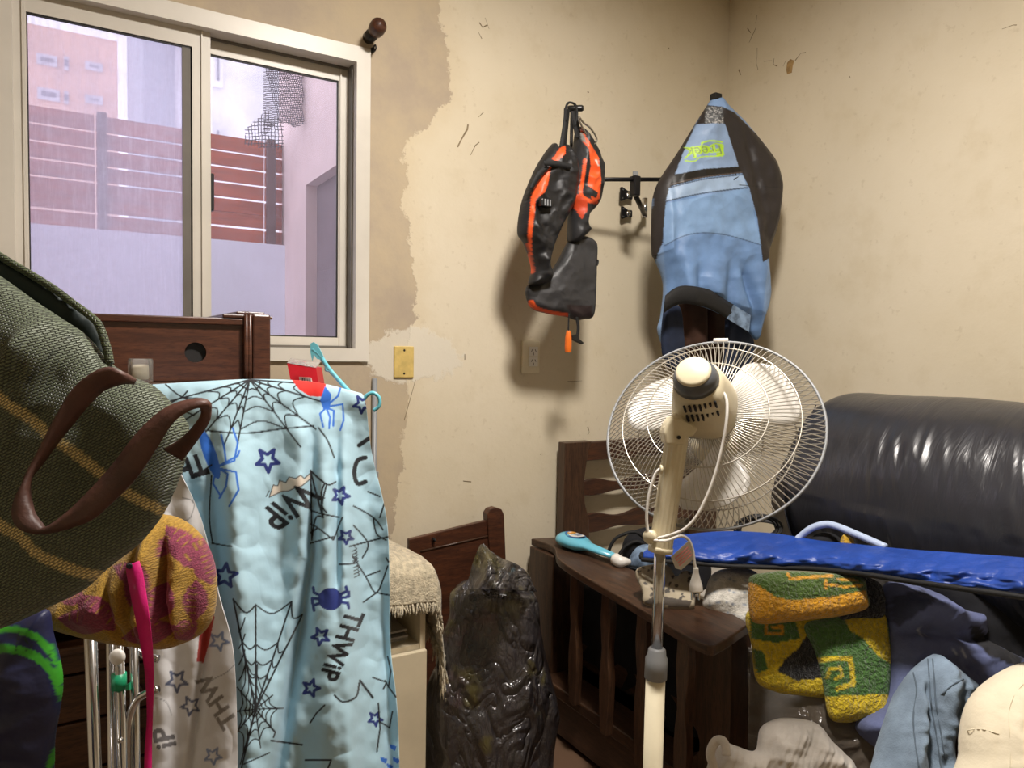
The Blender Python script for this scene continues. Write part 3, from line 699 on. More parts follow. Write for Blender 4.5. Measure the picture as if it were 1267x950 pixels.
for L_ in ([(403, 505), (396, 512), (400, 528)], [(404, 505), (413, 508), (412, 527)], [(405, 503), (424, 500), (425, 520), (421, 532)], [(404, 502), (418, 490), (422, 478)], [(404, 506), (408, 516), (407, 530)]): cv.line(L_, 1.8, BL)
for x, y, r, ro, w_ in ((331, 569, 15, .25, 3.4), (279, 712, 15, -.2, 3.2), (421, 613, 11, .1, 2.8), (428, 664, 9, .3, 2.4), (397, 787, 11, .5, 2.8), (385, 851, 11, 0, 2.8), (448, 500, 11, .4, 2.6), (464, 889, 9, .2, 2.4)):
    cv.star(x, y, r, ro, w_, NV)
# cloud and lettering (upside down on the cloth)
cl = [(333, 615), (338, 600), (344, 601), (346, 594), (354, 597), (358, 590), (366, 592), (372, 588), (376, 592), (386, 583), (384, 592), (372, 602), (366, 603), (358, 607), (348, 608), (342, 611)]
cv.poly(cl, '#e7dccd'); cv.line(cl+cl[:1], 1.0, '#4a4644'); cv.line([(329, 614), (333, 607)], 1, K)
cv.text('WiP', 362, 624, 47, PI-.62, K, -.35, .022, sx=.85)
cv.text('THWiP', 423, 798, 32, PI-1.18, K, -.15, .03, sx=.92)
cv.text('TH', 237, 578, 36, PI-.28, K, -.1, .05, sx=.8)
cv.curve([(452, 566), (442, 570), (438, 585), (442, 598), (452, 596)], 4.2, K); cv.line([(444, 551), (458, 541)], 4, K)
# side webs
web(384, 582, [(402, 598), (400, 640), (386, 668)], [.99], 1.8)
for l_ in ([(384, 582), (404, 599), (415, 596)], [(404, 599), (399, 624), (404, 634)], [(384, 631), (400, 636), (420, 640)], [(384, 648), (394, 653), (412, 668)], [(394, 653), (384, 659)], [(412, 668), (424, 640)], [(384, 672), (412, 664)],
           [(394, 529), (405, 545), (413, 566)], [(262, 575), (250, 583)], [(262, 588), (259, 640), (263, 672)], [(262, 672), (287, 676)],
           [(437, 626), (462, 640), (474, 655)], [(462, 640), (466, 660), (478, 668)], [(437, 650), (455, 672), (448, 690)], [(432, 676), (462, 668), (480, 664)], [(455, 608), (470, 614)], [(470, 640), (476, 622)],
           [(436, 688), (452, 713), (466, 733), (480, 700)], [(452, 713), (470, 706)], [(420, 698), (436, 697), (440, 690)], [(466, 733), (449, 745)], [(466, 733), (482, 736)], [(478, 690), (481, 695)]): cv.curve(l_, 1.5, K, 16)
for y in range(0, 36, 4): cv.curve([(438+y*.12, 676+y), (441+y*.1, 679+y), (435+y*.1, 682+y)], .9, K, 6)
# lower web
web(316, 877, [(289, 741), (316, 748), (361, 744), (374, 760)], [.32, .46, .62, 1.0], 1.7, sag=.10)
web(316, 877, [(300, 800), (318, 822), (337, 860), (350, 876), (340, 905), (322, 925), (298, 945), (290, 910), (292, 880), (294, 850), (300, 800)], [.18, .34, .55, .8], 1.3)
cv.line([(316, 877), (297, 960)], 1.4, K); cv.line([(316, 877), (340, 906), (338, 912)], 1.5, K); cv.line([(335, 916), (374, 921)], 1.8, K); cv.line([(302, 945), (333, 931)], 1.3, K); cv.line([(378, 940), (410, 940), (406, 950)], 1.6, K)
cv.curve([(414, 860), (424, 868), (440, 862), (444, 845)], 1.8, K); cv.line([(445, 842), (461, 863)], 2.4, K); cv.line([(384, 894), (392, 882), (402, 872)], 1.6, K)
for yy in (770, 790, 810, 830): cv.curve([(296, yy+12), (300, yy+4), (303, yy-6)], 1.2, K, 8)
cv.ell(409, 741, 15, 14, NV)
for sx_, l_ in ((-1, [(0, -5), (-7, -8), (-8, -14)]), (-1, [(0, 0), (-9, -1), (-9, 5)]), (-1, [(0, 5), (-8, 8), (-7, 14)]), (1, [(0, -6), (7, -10), (6, -15)]), (1, [(0, -1), (9, -3), (9, -9)]), (1, [(0, 4), (8, 5), (9, 11)])):
    cv.line([(409+sx_*13+a, 741+b) for a, b in l_], 2.8, NV)
for l_ in ([(461, 838), (478, 844), (474, 852)], [(470, 893), (482, 900), (486, 880)], [(480, 812), (484, 830), (481, 850)], [(476, 842), (490, 862)], [(466, 930), (470, 900), (468, 870)]): cv.line(l_, 1.5, K)
for x, y in ((482, 920), (486, 936), (478, 944), (470, 936)): cv.poly([(x, y), (x+9, y+3), (x+7, y+9), (x+1, y+5)], BL)
def sheet_fold(px, py, u, v):
    g = np.clip((py-500)/120, 0, 1)
    lean = (py-560)*.06
    f = .026*np.sin((px-lean)*.058+.6)*g
    crease = lambda x0, s, a: a*np.exp(-((px-x0)/s)**2)
    f += crease(386-np.clip(py-690, 0, 300)*.16, 9, .045)*g + crease(262+np.clip(py-560, 0, 400)*.07, 12, .030)*g
    f -= crease(372-np.clip(py-690, 0, 300)*.10, 16, .016)*g + crease(428+(py-600)*.02, 11, .020)*g
    f += crease(417, 6, .022)*np.clip((py-520)/60, 0, 1)*np.clip((770-py)/60, 0, 1)
    f += crease(472+(py-700)*.05, 8, .02)*np.clip((py-700)/80, 0, 1)
    f += .014*nz(px*.02, py*.009, 1.0, 2)*g+.009*crumple(px*.016, py*.013, 1.0, 5)*np.clip((py-478)/30, .1, 1)
    f += .0026*nz(px*.07, py*.055, 1.0, 9)
    return f
rows = [[(190, 500, 1.56), (250, 498, 1.57), (320, 496, 1.60), (390, 500, 1.63), (440, 512, 1.65)],
        [(192, 480, 1.50), (250, 477, 1.51), (320, 475, 1.54), (390, 478, 1.57), (443, 488, 1.58)],
        [(188, 484, 1.44), (250, 480, 1.45), (320, 477, 1.49), (390, 481, 1.53), (452, 497, 1.55)],
        [(196, 560, 1.42), (258, 560, 1.43), (320, 560, 1.46), (390, 560, 1.50), (460, 560, 1.56)],
        [(205, 640, 1.42), (265, 640, 1.42), (330, 640, 1.45), (400, 640, 1.49), (478, 640, 1.56)],
        [(215, 720, 1.41), (272, 720, 1.41), (335, 720, 1.44), (405, 720, 1.48), (482, 720, 1.55)],
        [(235, 800, 1.41), (285, 800, 1.41), (340, 800, 1.44), (410, 800, 1.47), (483, 800, 1.54)],
        [(245, 880, 1.40), (290, 880, 1.40), (345, 880, 1.43), (415, 880, 1.46), (491, 872, 1.53)],
        [(250, 950, 1.40), (292, 950, 1.40), (348, 950, 1.43), (420, 950, 1.46), (494, 950, 1.52)],
        [(250, 1060, 1.40), (292, 1060, 1.40), (348, 1060, 1.43), (420, 1060, 1.46), (496, 1060, 1.52)]]
V, Fs, px, py, uv = patch(rows, 640, 330, sheet_fold)
colr = cv.sample(px, py); backside = np.arange(len(px)) < 330*60
colr[backside & (py > 490)] = lin('#d9e2e6')
sh = thing('patterned_sheet', 'light blue cotton sheet with web and star print hung over rack', 'bed sheet', tuple(V.mean(0)*np.array([1, 1, 0])+np.array([0, 0, V[:, 2].min()])))
solid(mk('front_drape', V, Fs, 'cotton_print', sh, True, col=colr), .0016)
# paler reverse side turned towards the viewer
cv = Canvas(170, 570, 320, 1010, 2.6, '#dadadc')
G1 = '#8d8f93'; SB = '#7f8fb4'
for x, y, r, ro, w_ in ((219, 842, 14, .3, 3.2), (236, 873, 12, .5, 2.6), (271, 793, 12, .1, 3), (264, 935, 11, .2, 2.6)): cv.star(x, y, r, ro, w_, SB if x > 240 else '#5d6580')
cv.text('THW', 268, 868, 30, PI+1.05, '#85807c', -.1, .03); cv.text('iP', 203, 912, 36, PI+1.35, '#6e6c6e', 0, .03); cv.text('TH', 194, 795, 18, PI, '#5c5a5c', 0, .03)
cv.curve([(252, 858), (262, 842), (280, 832), (292, 820)], 1.0, G1); cv.curve([(190, 862), (205, 868), (212, 884)], 1.0, G1)
for l_ in ([(226, 615), (240, 622), (236, 640)], [(236, 640), (222, 650)], [(232, 655), (258, 660)], [(238, 622), (244, 600)]): cv.curve(l_, 1.0, G1)
cv.poly([(252, 760), (262, 752), (266, 764), (258, 800), (252, 820), (243, 818), (246, 790)], '#b8403a'); cv.poly([(261, 712), (268, 716), (267, 726), (261, 724)], '#c9483e')
def rev_fold(px, py, u, v):
    return .022*np.exp(-((px-(262-(py-740)*.12))/7)**2)*np.clip((py-720)/60, 0, 1)+.018*np.exp(-((px-(215+(py-700)*.02))/14)**2)+.006*crumple(px*.02, py*.014, 1, 11)+.012*np.sin(px*.07+py*.004)
rows = [[(200, 582, 1.405), (212, 580, 1.40), (224, 586, 1.39)], [(190, 640, 1.39), (220, 640, 1.38), (250, 645, 1.375)], [(186, 730, 1.38), (230, 730, 1.365), (271, 735, 1.36)],
        [(185, 800, 1.375), (240, 800, 1.35), (288, 800, 1.35)], [(186, 880, 1.37), (240, 880, 1.345), (293, 880, 1.345)], [(186, 960, 1.365), (240, 960, 1.34), (294, 960, 1.34)], [(186, 1060, 1.36), (240, 1060, 1.34), (294, 1060, 1.34)]]
V, Fs, px, py, uv = patch(rows, 300, 130, rev_fold)
solid(mk('turned_back_side', V, Fs, 'cotton_print', sh, True, col=cv.sample(px, py), plabel='paler inside of the sheet with faint grey print'), .0016)

# turquoise hanger and red box
hp = [(398, 440), (388, 436), (384, 428), (388, 424), (394, 430), (403, 446), (416, 462), (430, 478), (445, 490), (452, 495), (458, 488), (465, 487), (469, 494), (467, 503), (460, 507)]
t = thing('clothes_hanger', 'turquoise plastic clothes hanger sticking up behind the sheet', 'hanger', P(420, 480, 1.62))
mk('arm', *tube([P(a, b, 1.60) for a, b in ((387, 432), (396, 440), (406, 455), (420, 471), (436, 488), (449, 496))], [.006, .0055, .005, .005, .005], 8, 24), 'turquoise', t, True)
mk('end_loop', *prism([P(a, b, 1.595) for a, b in ((384, 425), (388, 423), (393, 427), (400, 441), (397, 445), (392, 444), (388, 438), (386, 446), (384, 436))], FW*.006), 'turquoise', t)
mk('hook', *tube([P(a, b, 1.60) for a, b in ((449, 496), (454, 489), (462, 486), (469, 492), (469, 502), (462, 508))], .0042, 8, 24), 'turquoise', t, True)
mk('notch_hook', *tube([P(a, b, 1.598) for a, b in ((404, 453), (403, 458), (408, 459), (410, 463))], .003, 6, 10), 'turquoise', t, True)
O = [P(355, 449, 1.62), P(391, 455, 1.64), P(396, 486, 1.64), P(363, 486, 1.62)]
t = thing('red_box', 'small red cardboard packet with barcode behind the sheet', 'box', (O[3]+O[2])/2)
ex_ = Vector((FW.x, FW.y, 0)).normalized()*.05
mk('carton', *prism(O, ex_), 'red_card', t)
lid = [P(357, 447, 1.62), P(388, 444, 1.66), P(397, 454, 1.66), P(392, 455.5, 1.64), P(355, 449, 1.62)]
mk('clear_flap', *prism([P(355, 449, 1.619), P(391, 455, 1.639), P(397, 447, 1.665), P(360, 443, 1.66)], FW*.002), 'frosted', t)
b_ = mk('barcode_label', *prism([P(370, 466, 1.615), P(385, 467, 1.625), P(387, 475, 1.625), P(371, 475, 1.615)], FW*.001), 'paper', t)
for i in range(7): mk('bar', *prism([P(372+i*1.9, 467.5, 1.6135), P(372.8+i*1.9+.2*(i % 2), 467.5, 1.6135), P(373.2+i*1.9, 473, 1.6135), P(372.3+i*1.9, 473, 1.6135)], FW*.0006), 'ink', b_)

# coat stand just outside the left edge, carrying the bags
cs = Vector((-.24, .98, 0))
t = thing('coat_stand', 'dark wooden coat stand at the left carrying the bags', 'coat stand', cs)
mk('pole', *lathe(cs, (0, 0, 1), [(.05, .022), (.9, .02), (1.7, .018), (1.74, .024), (1.77, .018), (1.79, 0)], 16), 'wood_bed', t, True)
for a in (.3, 2.4, 4.5): mk('foot', *tube([cs+Vector((0, 0, .12)), cs+Vector((.12*math.cos(a), .12*math.sin(a), .09)), cs+Vector((.22*math.cos(a), .22*math.sin(a), .014))], .014, 8, 10), 'wood_bed', t, True)
for a, z in ((0.1, 1.60), (1.9, 1.62), (3.6, 1.6), (-.45, 1.28)): mk('peg', *tube([cs+Vector((0, 0, z)), cs+Vector((.09*math.cos(a), .09*math.sin(a), z+.03)), cs+Vector((.11*math.cos(a), .11*math.sin(a), z+.07))], .008, 8, 8), 'wood_bed', t, True)

# green woven tote bag
OT = P(100, 560, .80); NT_ = Vector((-FW.x+.10*RT.x, -FW.y+.10*RT.y, 0.12)).normalized()
front = [(-90, 290), (-40, 318), (0, 341), (45, 373), (80, 396), (104, 412), (119, 428), (136, 448), (160, 464), (190, 477), (214, 500), (233, 526), (233, 552), (222, 592), (204, 633), (185, 659), (170, 675), (133, 704), (105, 729), (63, 750), (18, 771), (-30, 788), (-90, 800)]
t = thing('woven_tote_bag', 'dark green woven tote bag with yellow stripes and leather handle', 'tote bag', P(80, 776, .80))
cv = Canvas(-130, 250, 280, 820, 1.6, '#6b755e')
GD = '#6b7653'
for pts in ([(-90, 425), (0, 493), (45, 524), (62, 541), (78, 550), (115, 578), (130, 590), (160, 612), (206, 634)], [(-90, 575), (0, 649), (22, 662), (45, 684), (70, 697), (100, 708), (135, 714)]):
    cv.curve(pts, 13, '#f2da98', 60)
cv.curve([(98, 405), (62, 440), (36, 470), (12, 498)], 1.6, '#2a3320', 30)
def tote_fold(u, v, px, py):
    return .010*nz(px*.012, py*.010, 1, 3)+.016*np.exp(-((px-60-(py-420)*-.55)/12)**2)*np.clip((520-py)/80, 0, 1)-.010*np.exp(-((px-(110-(py-440)*.5))/18)**2)*np.clip((600-py)/80, 0, 1)+.004*crumple(px*.01, py*.012, 1, 8)
V, Fs, px, py, uv = pillow(front, OT, NT_, .045, .0035, rnd=.06, fold=tote_fold, back=.8)
ca, sa = math.cos(-.55), math.sin(-.55)
uv2 = np.stack([uv[:, 0]*ca-uv[:, 1]*sa, uv[:, 0]*sa+uv[:, 1]*ca], 1)
body = mk('body', V, Fs, 'tote_weave', t, True, col=cv.sample(px, py), uv=uv2)
liner = [(-90, 262), (-40, 292), (0, 317), (60, 353), (90, 375), (113, 392), (122, 402), (132, 432), (137, 452), (118, 440), (60, 395), (0, 352), (-90, 300)]
V, Fs, px, py, uv = pillow(liner, P(60, 380, .835), NT_, .006, .008, rnd=.01)
lin_ = mk('lining', V, Fs, 'lining_dark', t, True)
for nm, pts, dd, r_ in (('rim', [(-90, 262), (-40, 292), (0, 317), (60, 353), (90, 375), (113, 392), (123, 404), (132, 430), (136, 450)], .83, .0045),):
    V, Fs = tube([P(a, b, dd-.03*max(0, (a-100)/40)) for a, b in pts], r_, 8, 60)
    mk(nm, V, Fs, 'tote_weave', t, True, col=np.tile(lin('#55603f'), (len(V), 1)), uv=V[:, [0, 2]]*1.0)
# leather handle: strap edges in order, with depth
outer = [(167, 470, .765), (151, 460, .745), (135, 454, .74), (114, 461, .735), (91, 480, .73), (72, 511, .722), (57, 541, .716), (42, 571, .71), (27, 598, .70), (17, 624, .695), (17, 643, .69), (27, 655, .688), (49, 659, .69), (80, 655, .695), (114, 643, .695), (144, 617, .70), (170, 590, .705), (193, 556, .71), (212, 526, .715), (227, 511, .72), (243, 503, .725), (249, 505, .735), (247, 517, .745), (228, 540, .755), (203, 556, .762)]
inner = [(165, 474, .765), (151, 474, .75), (129, 482, .75), (110, 499, .747), (91, 522, .742), (72, 545, .735), (53, 571, .728), (38, 590, .72), (36, 610, .71), (41, 630, .70), (46, 640, .698), (52, 648, .695), (59, 653, .695), (87, 632, .70), (117, 602, .705), (144, 571, .712), (170, 537, .716), (197, 511, .72), (220, 499, .725), (246, 494, .73), (259, 498, .735), (260, 508, .745), (257, 522, .752), (243, 545, .757), (226, 569, .762)]
eo, ei = catmull(outer, 120), catmull(inner, 120); Vs = []
for k_ in range(120):
    for f_ in (0, .33, .67, 1): q = eo[k_]*(1-f_)+ei[k_]*f_; Vs.append(P(q[0], q[1], q[2]-.003*math.sin(f_*PI)))
solid(mk('handle', Vs, quadgrid(120, 4).tolist(), 'leather', t, True, plabel='brown leather carrying strap'), .004)
# jacquard bag behind it
out = [(60, 752), (75, 725), (120, 700), (160, 676), (190, 640), (206, 637), (228, 645), (250, 665), (264, 695), (268, 730), (264, 762), (252, 782), (230, 794), (205, 800), (160, 796), (110, 786), (72, 774)]
cv = Canvas(40, 620, 290, 820, 3, '#b78f34')
MG = '#97405c'
def leaf(x, y, L_, w_, a):
    n = 14; up = [(x+L_*i/n*math.cos(a)-w_*math.sin(PI*i/n)*math.sin(a), y+L_*i/n*math.sin(a)+w_*math.sin(PI*i/n)*math.cos(a)) for i in range(n+1)]
    dn = [(x+L_*i/n*math.cos(a)+w_*math.sin(PI*i/n)*math.sin(a), y+L_*i/n*math.sin(a)-w_*math.sin(PI*i/n)*math.cos(a)) for i in range(n, -1, -1)]
    cv.poly(up+dn, MG)
    for i in range(3, n-1, 2):
        c0 = (x+L_*i/n*math.cos(a), y+L_*i/n*math.sin(a)); hw = w_*math.sin(PI*i/n)*.75
        cv.line([(c0[0]+hw*math.sin(a)*1, c0[1]-hw*math.cos(a)), (c0[0]-hw*math.sin(a)*.1, c0[1]+hw*math.cos(a)*.1)], 1.5, '#a8822a')
for x, y, L_, w_, a in ((70, 765, 60, 11, .1), (95, 735, 55, 13, .75), (150, 790, 60, 10, -.2), (188, 770, 45, 13, -1.2), (178, 700, 45, 11, 1.9), (205, 650, 55, 12, .9), (225, 700, 45, 14, -.6), (240, 770, 45, 11, -1.5), (140, 700, 40, 10, .4), (215, 790, 30, 9, -.6), (195, 690, 30, 7, -1.0), (245, 680, 40, 10, 1.2), (75, 745, 25, 7, -.4)): leaf(x, y, L_*1.2, w_*1.45, a)
def jf(u, v, px, py):
    c = lambda x0, s, a: a*np.exp(-((px-x0)/s)**2)
    return .014*crumple(px*.018, py*.016, 1, 6)-c(222+(py-720)*.10, 6, .026)+c(203+(py-720)*.05, 9, .018)+c(240, 8, .012)-c(160+(py-740)*.2, 6, .012)-c(250+(py-720)*-.05, 6, .010)-c(184, 5, .008)+.008*nz(px*.03, py*.02, 1, 4)
t = thing('jacquard_bag', 'mustard and plum jacquard bag bundled below the green tote', 'bag', P(160, 800, .98))
V, Fs, px, py, uv = pillow(out, P(170, 730, .98), -Vector((FW.x, FW.y, 0)), .05, .0019, rnd=.06, fold=jf)
mk('body', V, Fs, 'jacquard', t, True, col=cv.sample(px, py), uv=uv)
le = [(156, 700, .90), (159, 721, .895), (168, 766, .89), (176, 810, .915), (180, 837, .94), (182, 884, .955), (179, 930, .96), (178, 1000, .96)]; re = [(172, 694, .90), (177, 712, .895), (184, 758, .89), (189, 800, .915), (190, 837, .937), (189, 884, .955), (188, 930, .965), (187, 1000, .965)]
eo, ei = catmull(le, 50), catmull(re, 50)
solid(mk('strap', [P(*q) for pr in zip(eo, ei) for q in pr], quadgrid(50, 2).tolist(), 'pink_strap', t, True, plabel='hot pink strap hanging down'), .002)
mk('strap_tab', *lathe(P(160, 700, .898), (0, -1, 0), [(0, .004), (.004, .003)], 8), 'ink', t)
# navy bag
out = [(-80, 800), (-30, 784), (0, 770), (40, 758), (60, 755), (66, 785), (74, 815), (78, 845), (74, 880), (68, 915), (67, 950), (64, 1010), (-80, 1010)]
cv = Canvas(-100, 740, 100, 1020, 3, '#262a4e')
cv.curve([(-60, 782), (0, 785), (32, 790), (55, 806), (74, 838), (80, 870)], 31, '#1b2553', 40)
cv.curve([(-60, 776), (0, 778), (28, 781), (52, 794), (70, 818), (78, 840)], 9, '#3fa62a', 40); cv.curve([(-60, 799), (0, 802), (30, 806), (52, 818), (68, 838), (76, 860)], 11, '#3fa62a', 40)
cv.curve([(80, 905), (66, 922), (60, 960)], 22, '#1b2553'); cv.curve([(80, 915), (64, 940), (60, 970)], 9, '#3fa62a')
for l_ in ([(24, 778), (18, 812)], [(62, 800), (60, 830)], [(26, 786), (50, 812)], [(50, 790), (28, 808)]): cv.line(l_, .8, '#14351c')
V, Fs, px, py, uv = pillow(out, P(20, 880, .90), -Vector((FW.x, FW.y, 0)), .03, .0022, rnd=.07, fold=lambda u, v, px, py: .005*crumple(px*.012, py*.02, 1, 6)+.006*nz(px*.03, py*.05, 1, 2))
mk('navy_bag', V, Fs, 'nylon_print', None, True, col=cv.sample(px, py), label='navy blue cloth bag with bright green stripes at bottom left', cat='bag')
# chrome tubes of a folded chair
t = thing('folding_chair', 'folded chrome tube chair frame behind the pink strap', 'folding chair', P(140, 950, 1.18)*1)
def vt(pxt, pyt, pxb, d, r_):
    a = P(pxt, pyt, d); b = P(pxb, 950, d); e = a+(b-a)*(a.z/(a.z-b.z)); return tube([a, e+(a-e)*.002], r_, 10)
bz = P(140, 950, 1.18); t.location = (bz.x, bz.y, 0); LOC[t.name] = np.array((bz.x, bz.y, 0))
for q in ((110, 740, 118, 1.16, .0095), (137, 745, 140, 1.20, .008), (146, 750, 152, 1.18, .0075), (165, 760, 168, 1.20, .0075)): mk('tube', *vt(*q), 'metal_chrome', t, True)
mk('bent_tube', *tube([P(a, b, 1.19) for a, b in ((158, 960), (158, 920), (160, 890), (168, 868), (180, 858), (196, 852))], .0065, 8, 30), 'metal_chrome', t, True)
mk('bent_tube', *tube([P(a, b, 1.21) for a, b in ((196, 815), (182, 812), (168, 804), (158, 792), (154, 770))], .0065, 8, 24), 'metal_chrome', t, True)
a = P(147, 833, 1.18); b = P(147.5, 852, 1.18)
mk('clip', *tube([a, b], .0115, 12), 'green_clip', t, True); mk('clip_tab', *prism([P(155, 848, 1.175), P(160, 845, 1.175), P(160, 854, 1.175), P(155, 854, 1.175)], FW*.006), 'green_clip', t)
mk('end_cap', *lathe(P(146, 812, 1.172), -FW, [(0, .0125), (.004, .0125), (.006, .009)], 20), 'plastic_white', t, True)
mk('cross_rivet', *lathe(P(156, 909, 1.19), -FW, [(0, .004), (.02, .004), (.022, .002)], 10), 'metal_chrome', t, True)
# ================================================================== HUNG ON THE WALL
WN = Vector((0, -1, 0))
# rack: swivel bracket, cross bar, two uprights with pegs
cb = onY(786, 222, 2.075)
L0 = onY(706, 222, 2.12); R0 = onY(884, 222, 2.02); zr = cb.z
t = thing('wall_rack', 'black metal wall rack with pegs holding vest and jacket', 'wall rack', (cb.x, YW, zr-.14))
mk('cross_bar', *tube([L0, cb, R0], .0075, 10), 'metal_black', t, True)
ltop = onY(706, 134, L0.y); rtop = onY(886, 127, R0.y)
ltop.x = L0.x+.003; 
for q, tp in ((L0, ltop), (R0, rtop)):
    mk('upright', *tube([q, Vector((q.x, q.y, tp.z))], .006, 8), 'metal_black', t, True)
    e = Vector((q.x, q.y, tp.z if q is L0 else tp.z-.03))
    mk('peg', *lathe(e+Vector((-.012, 0.01, 0)), (.75, -.65, 0), [(0, .009), (.006, .011), (.05, .011), (.056, .008)], 14), 'plastic_black', t, True)
for py_, sz in ((241, .028), (264, .025)):
    c = onY(778, py_, YW-.028)
    mk('bracket_plate', *prism([Vector((c.x+a*sz*1.5, YW-.028, c.z+b*sz)) for a, b in ((-1, -.9), (-.8, -1), (-.1, -.55), (.4, -.6), (.5, -.4), (.5, .4), (.4, .6), (-.1, .55), (-.8, 1), (-1, .9))], (0, .006, 0), .001), 'metal_black', t)
    mk('spacer', *lathe((c.x-.0, YW, c.z), (0, -1, 0), [(0, .012), (.03, .012)], 12), 'metal_chrome', t, True)
    for b in (-.6, .6): mk('bolt', *lathe((c.x-sz*1.1, YW-.028, c.z+b*sz), (0, -1, 0), [(0, .004), (.003, .003)], 8), 'metal_chrome', t)
c = onY(788, 250, YW)
mk('pivot', *tube([(c.x+.012, YW-.035, onY(785, 270, YW).z), (c.x+.012, YW-.035, zr-.01)], .011, 12), 'metal_chrome', t, True)
mk('clamp', *box(cb.x-.014, cb.x+.014, 2.06, 2.09, zr-.06, zr+.012, .003), 'metal_black', t)
mk('swivel_arm', *tube([(cb.x, 2.08, zr-.045), (c.x+.012, YW-.035, zr-.075)], .010, 10), 'metal_black', t, True)
mk('clamp_tab', *box(cb.x-.010, cb.x+.012, 2.072, 2.080, zr+.012, zr+.030, .002), 'plastic_grey', t)

# life vest
vy = 2.06
t = thing('life_vest', 'black and orange life vest hanging from the left rack peg', 'life vest', onY(690, 396, vy))
OG = '#ef5a24'; BK = '#1a1a1c'
cv = Canvas(630, 140, 760, 410, 4, BK)
cv.poly([(699, 180), (693, 183), (683, 197), (688, 201), (700, 190)], OG)
cv.curve([(677, 210), (668, 224), (661, 240), (659, 258), (656, 285), (655, 310), (658, 334)], 6.0, OG, 60)
cv.poly([(682, 206), (674, 209), (664, 222), (659, 238), (659, 256), (664, 246), (674, 238), (678, 228)], OG)
cv.poly([(652, 268), (646, 300), (655, 330), (661, 300)], '#141416'); cv.curve([(661, 240), (659, 258), (656, 285), (655.5, 310), (658, 336)], 5.0, OG, 60)
cv.poly([(690, 206), (700, 204), (706, 212), (700, 236), (692, 226)], '#232326'); cv.curve([(694, 206), (700, 236), (697, 250)], 1.2, '#0c0c0d')
cv.poly([(664, 262), (661, 300), (667, 330), (678, 300), (676, 262)], '#101012')
cv.curve([(640, 286), (646, 262), (655, 238), (674, 200)], 1.5, '#2c2c2f')
def vf(u, v, px, py): return .016*crumple(px*.03, py*.03, 1, 3)+.009*nz(px*.08, py*.08, 1, 5)
lp_ = [(683, 178), (689, 183), (699, 179), (707, 190), (711, 205), (713, 226), (708, 250), (702, 264), (691, 284), (678, 320), (681, 340), (676, 350), (655, 352), (658, 332), (649, 303), (641, 288), (644, 258), (652, 232), (666, 202)]
V, Fs, px, py, uv = pillow(lp_, onY(680, 260, vy-.02), WN, .045, .0035, rnd=.04, fold=vf)
mk('left_panel', V, Fs, 'nylon_print', t, True, col=cv.sample(px, py))
cv = Canvas(630, 140, 760, 410, 4, '#232325')
cv.poly([(715, 157), (722, 164), (731, 178), (741, 195), (744, 222), (742, 246), (734, 250), (726, 232), (731, 205), (728, 184), (719, 172)], OG)
cv.poly([(716, 160), (722, 165), (726, 178), (720, 174)], '#8c8a84'); cv.poly([(721, 180), (729, 184), (731, 206), (727, 222), (728, 238), (720, 235), (722, 208)], BK)
cv.curve([(724, 198), (721, 222), (719, 240), (728, 248), (738, 250)], 4.5, OG, 30); cv.poly([(725, 228), (740, 238), (738, 245), (728, 241)], BK)
cv.poly([(705, 241), (716, 240), (727, 248), (727, 260), (720, 271), (714, 262), (708, 254)], '#c9431c'); cv.poly([(705, 241), (714, 242), (711, 252), (707, 254)], OG)
cv.line([(737, 198), (741, 205)], 1.5, '#d8d2c8')
rp_ = [(713, 160), (719, 159), (727, 169), (735, 181), (741, 195), (744, 222), (742, 244), (736, 256), (727, 266), (725, 276), (729, 284), (722, 292), (712, 300), (703, 298), (703, 272), (704, 258), (700, 245), (702, 226), (708, 192)]
V, Fs, px, py, uv = pillow(rp_, onY(722, 230, vy-.01), WN, .042, .0035, rnd=.04, fold=vf)
mk('right_panel', V, Fs, 'nylon_print', t, True, col=cv.sample(px, py))
cv = Canvas(630, 280, 760, 410, 4, '#343436')
cv.poly([(700, 300), (720, 294), (712, 312), (690, 336), (680, 340), (684, 328)], BK); cv.poly([(650, 350), (682, 332), (672, 352), (664, 368), (652, 366)], BK)
cv.curve([(655, 377), (668, 383), (684, 387), (702, 390)], 5, OG, 30); cv.poly([(654, 371), (660, 371), (664, 378), (656, 381)], OG); cv.curve([(652, 383), (676, 390), (704, 393)], 2, BK)
cv.poly([(700, 377), (733, 378), (732, 395), (712, 396)], '#2a1f20')
bp_ = [(681, 336), (690, 322), (703, 298), (712, 293), (724, 292), (734, 297), (738, 306), (737, 330), (736, 360), (733, 391), (722, 395), (712, 396), (700, 392), (676, 388), (657, 381), (650, 362), (655, 350), (670, 343)]
V, Fs, px, py, uv = pillow(bp_, onY(695, 350, vy), WN, .024, .0035, rnd=.03, fold=lambda u, v, px, py: .012*nz(px*.03, py*.03, 1, 8)+.009*crumple(px*.03, py*.03, 1, 2))
mk('back_panel', V, Fs, 'nylon_print', t, True, col=cv.sample(px, py))
def strap(name, le, re, y, mat, par, th=.003):
    eo, ei = catmull([(*q, 0) for q in le], 24), catmull([(*q, 0) for q in re], 24)
    solid(mk(name, [onY(q[0], q[1], y) for pr in zip(eo, ei) for q in pr], quadgrid(24, 2).tolist(), mat, par, True), th)
strap('shoulder_strap', [(698, 134), (697, 150), (692, 182)], [(705, 136), (703, 155), (700, 184)], vy-.03, 'webbing_black', t)
strap('shoulder_strap', [(706, 138), (708, 150), (712, 170)], [(714, 136), (716, 150), (719, 172)], vy-.03, 'webbing_black', t)
strap('side_strap', [(676, 205), (664, 214), (655, 232)], [(679, 208), (670, 218), (659, 234)], vy-.075, 'webbing_black', t)
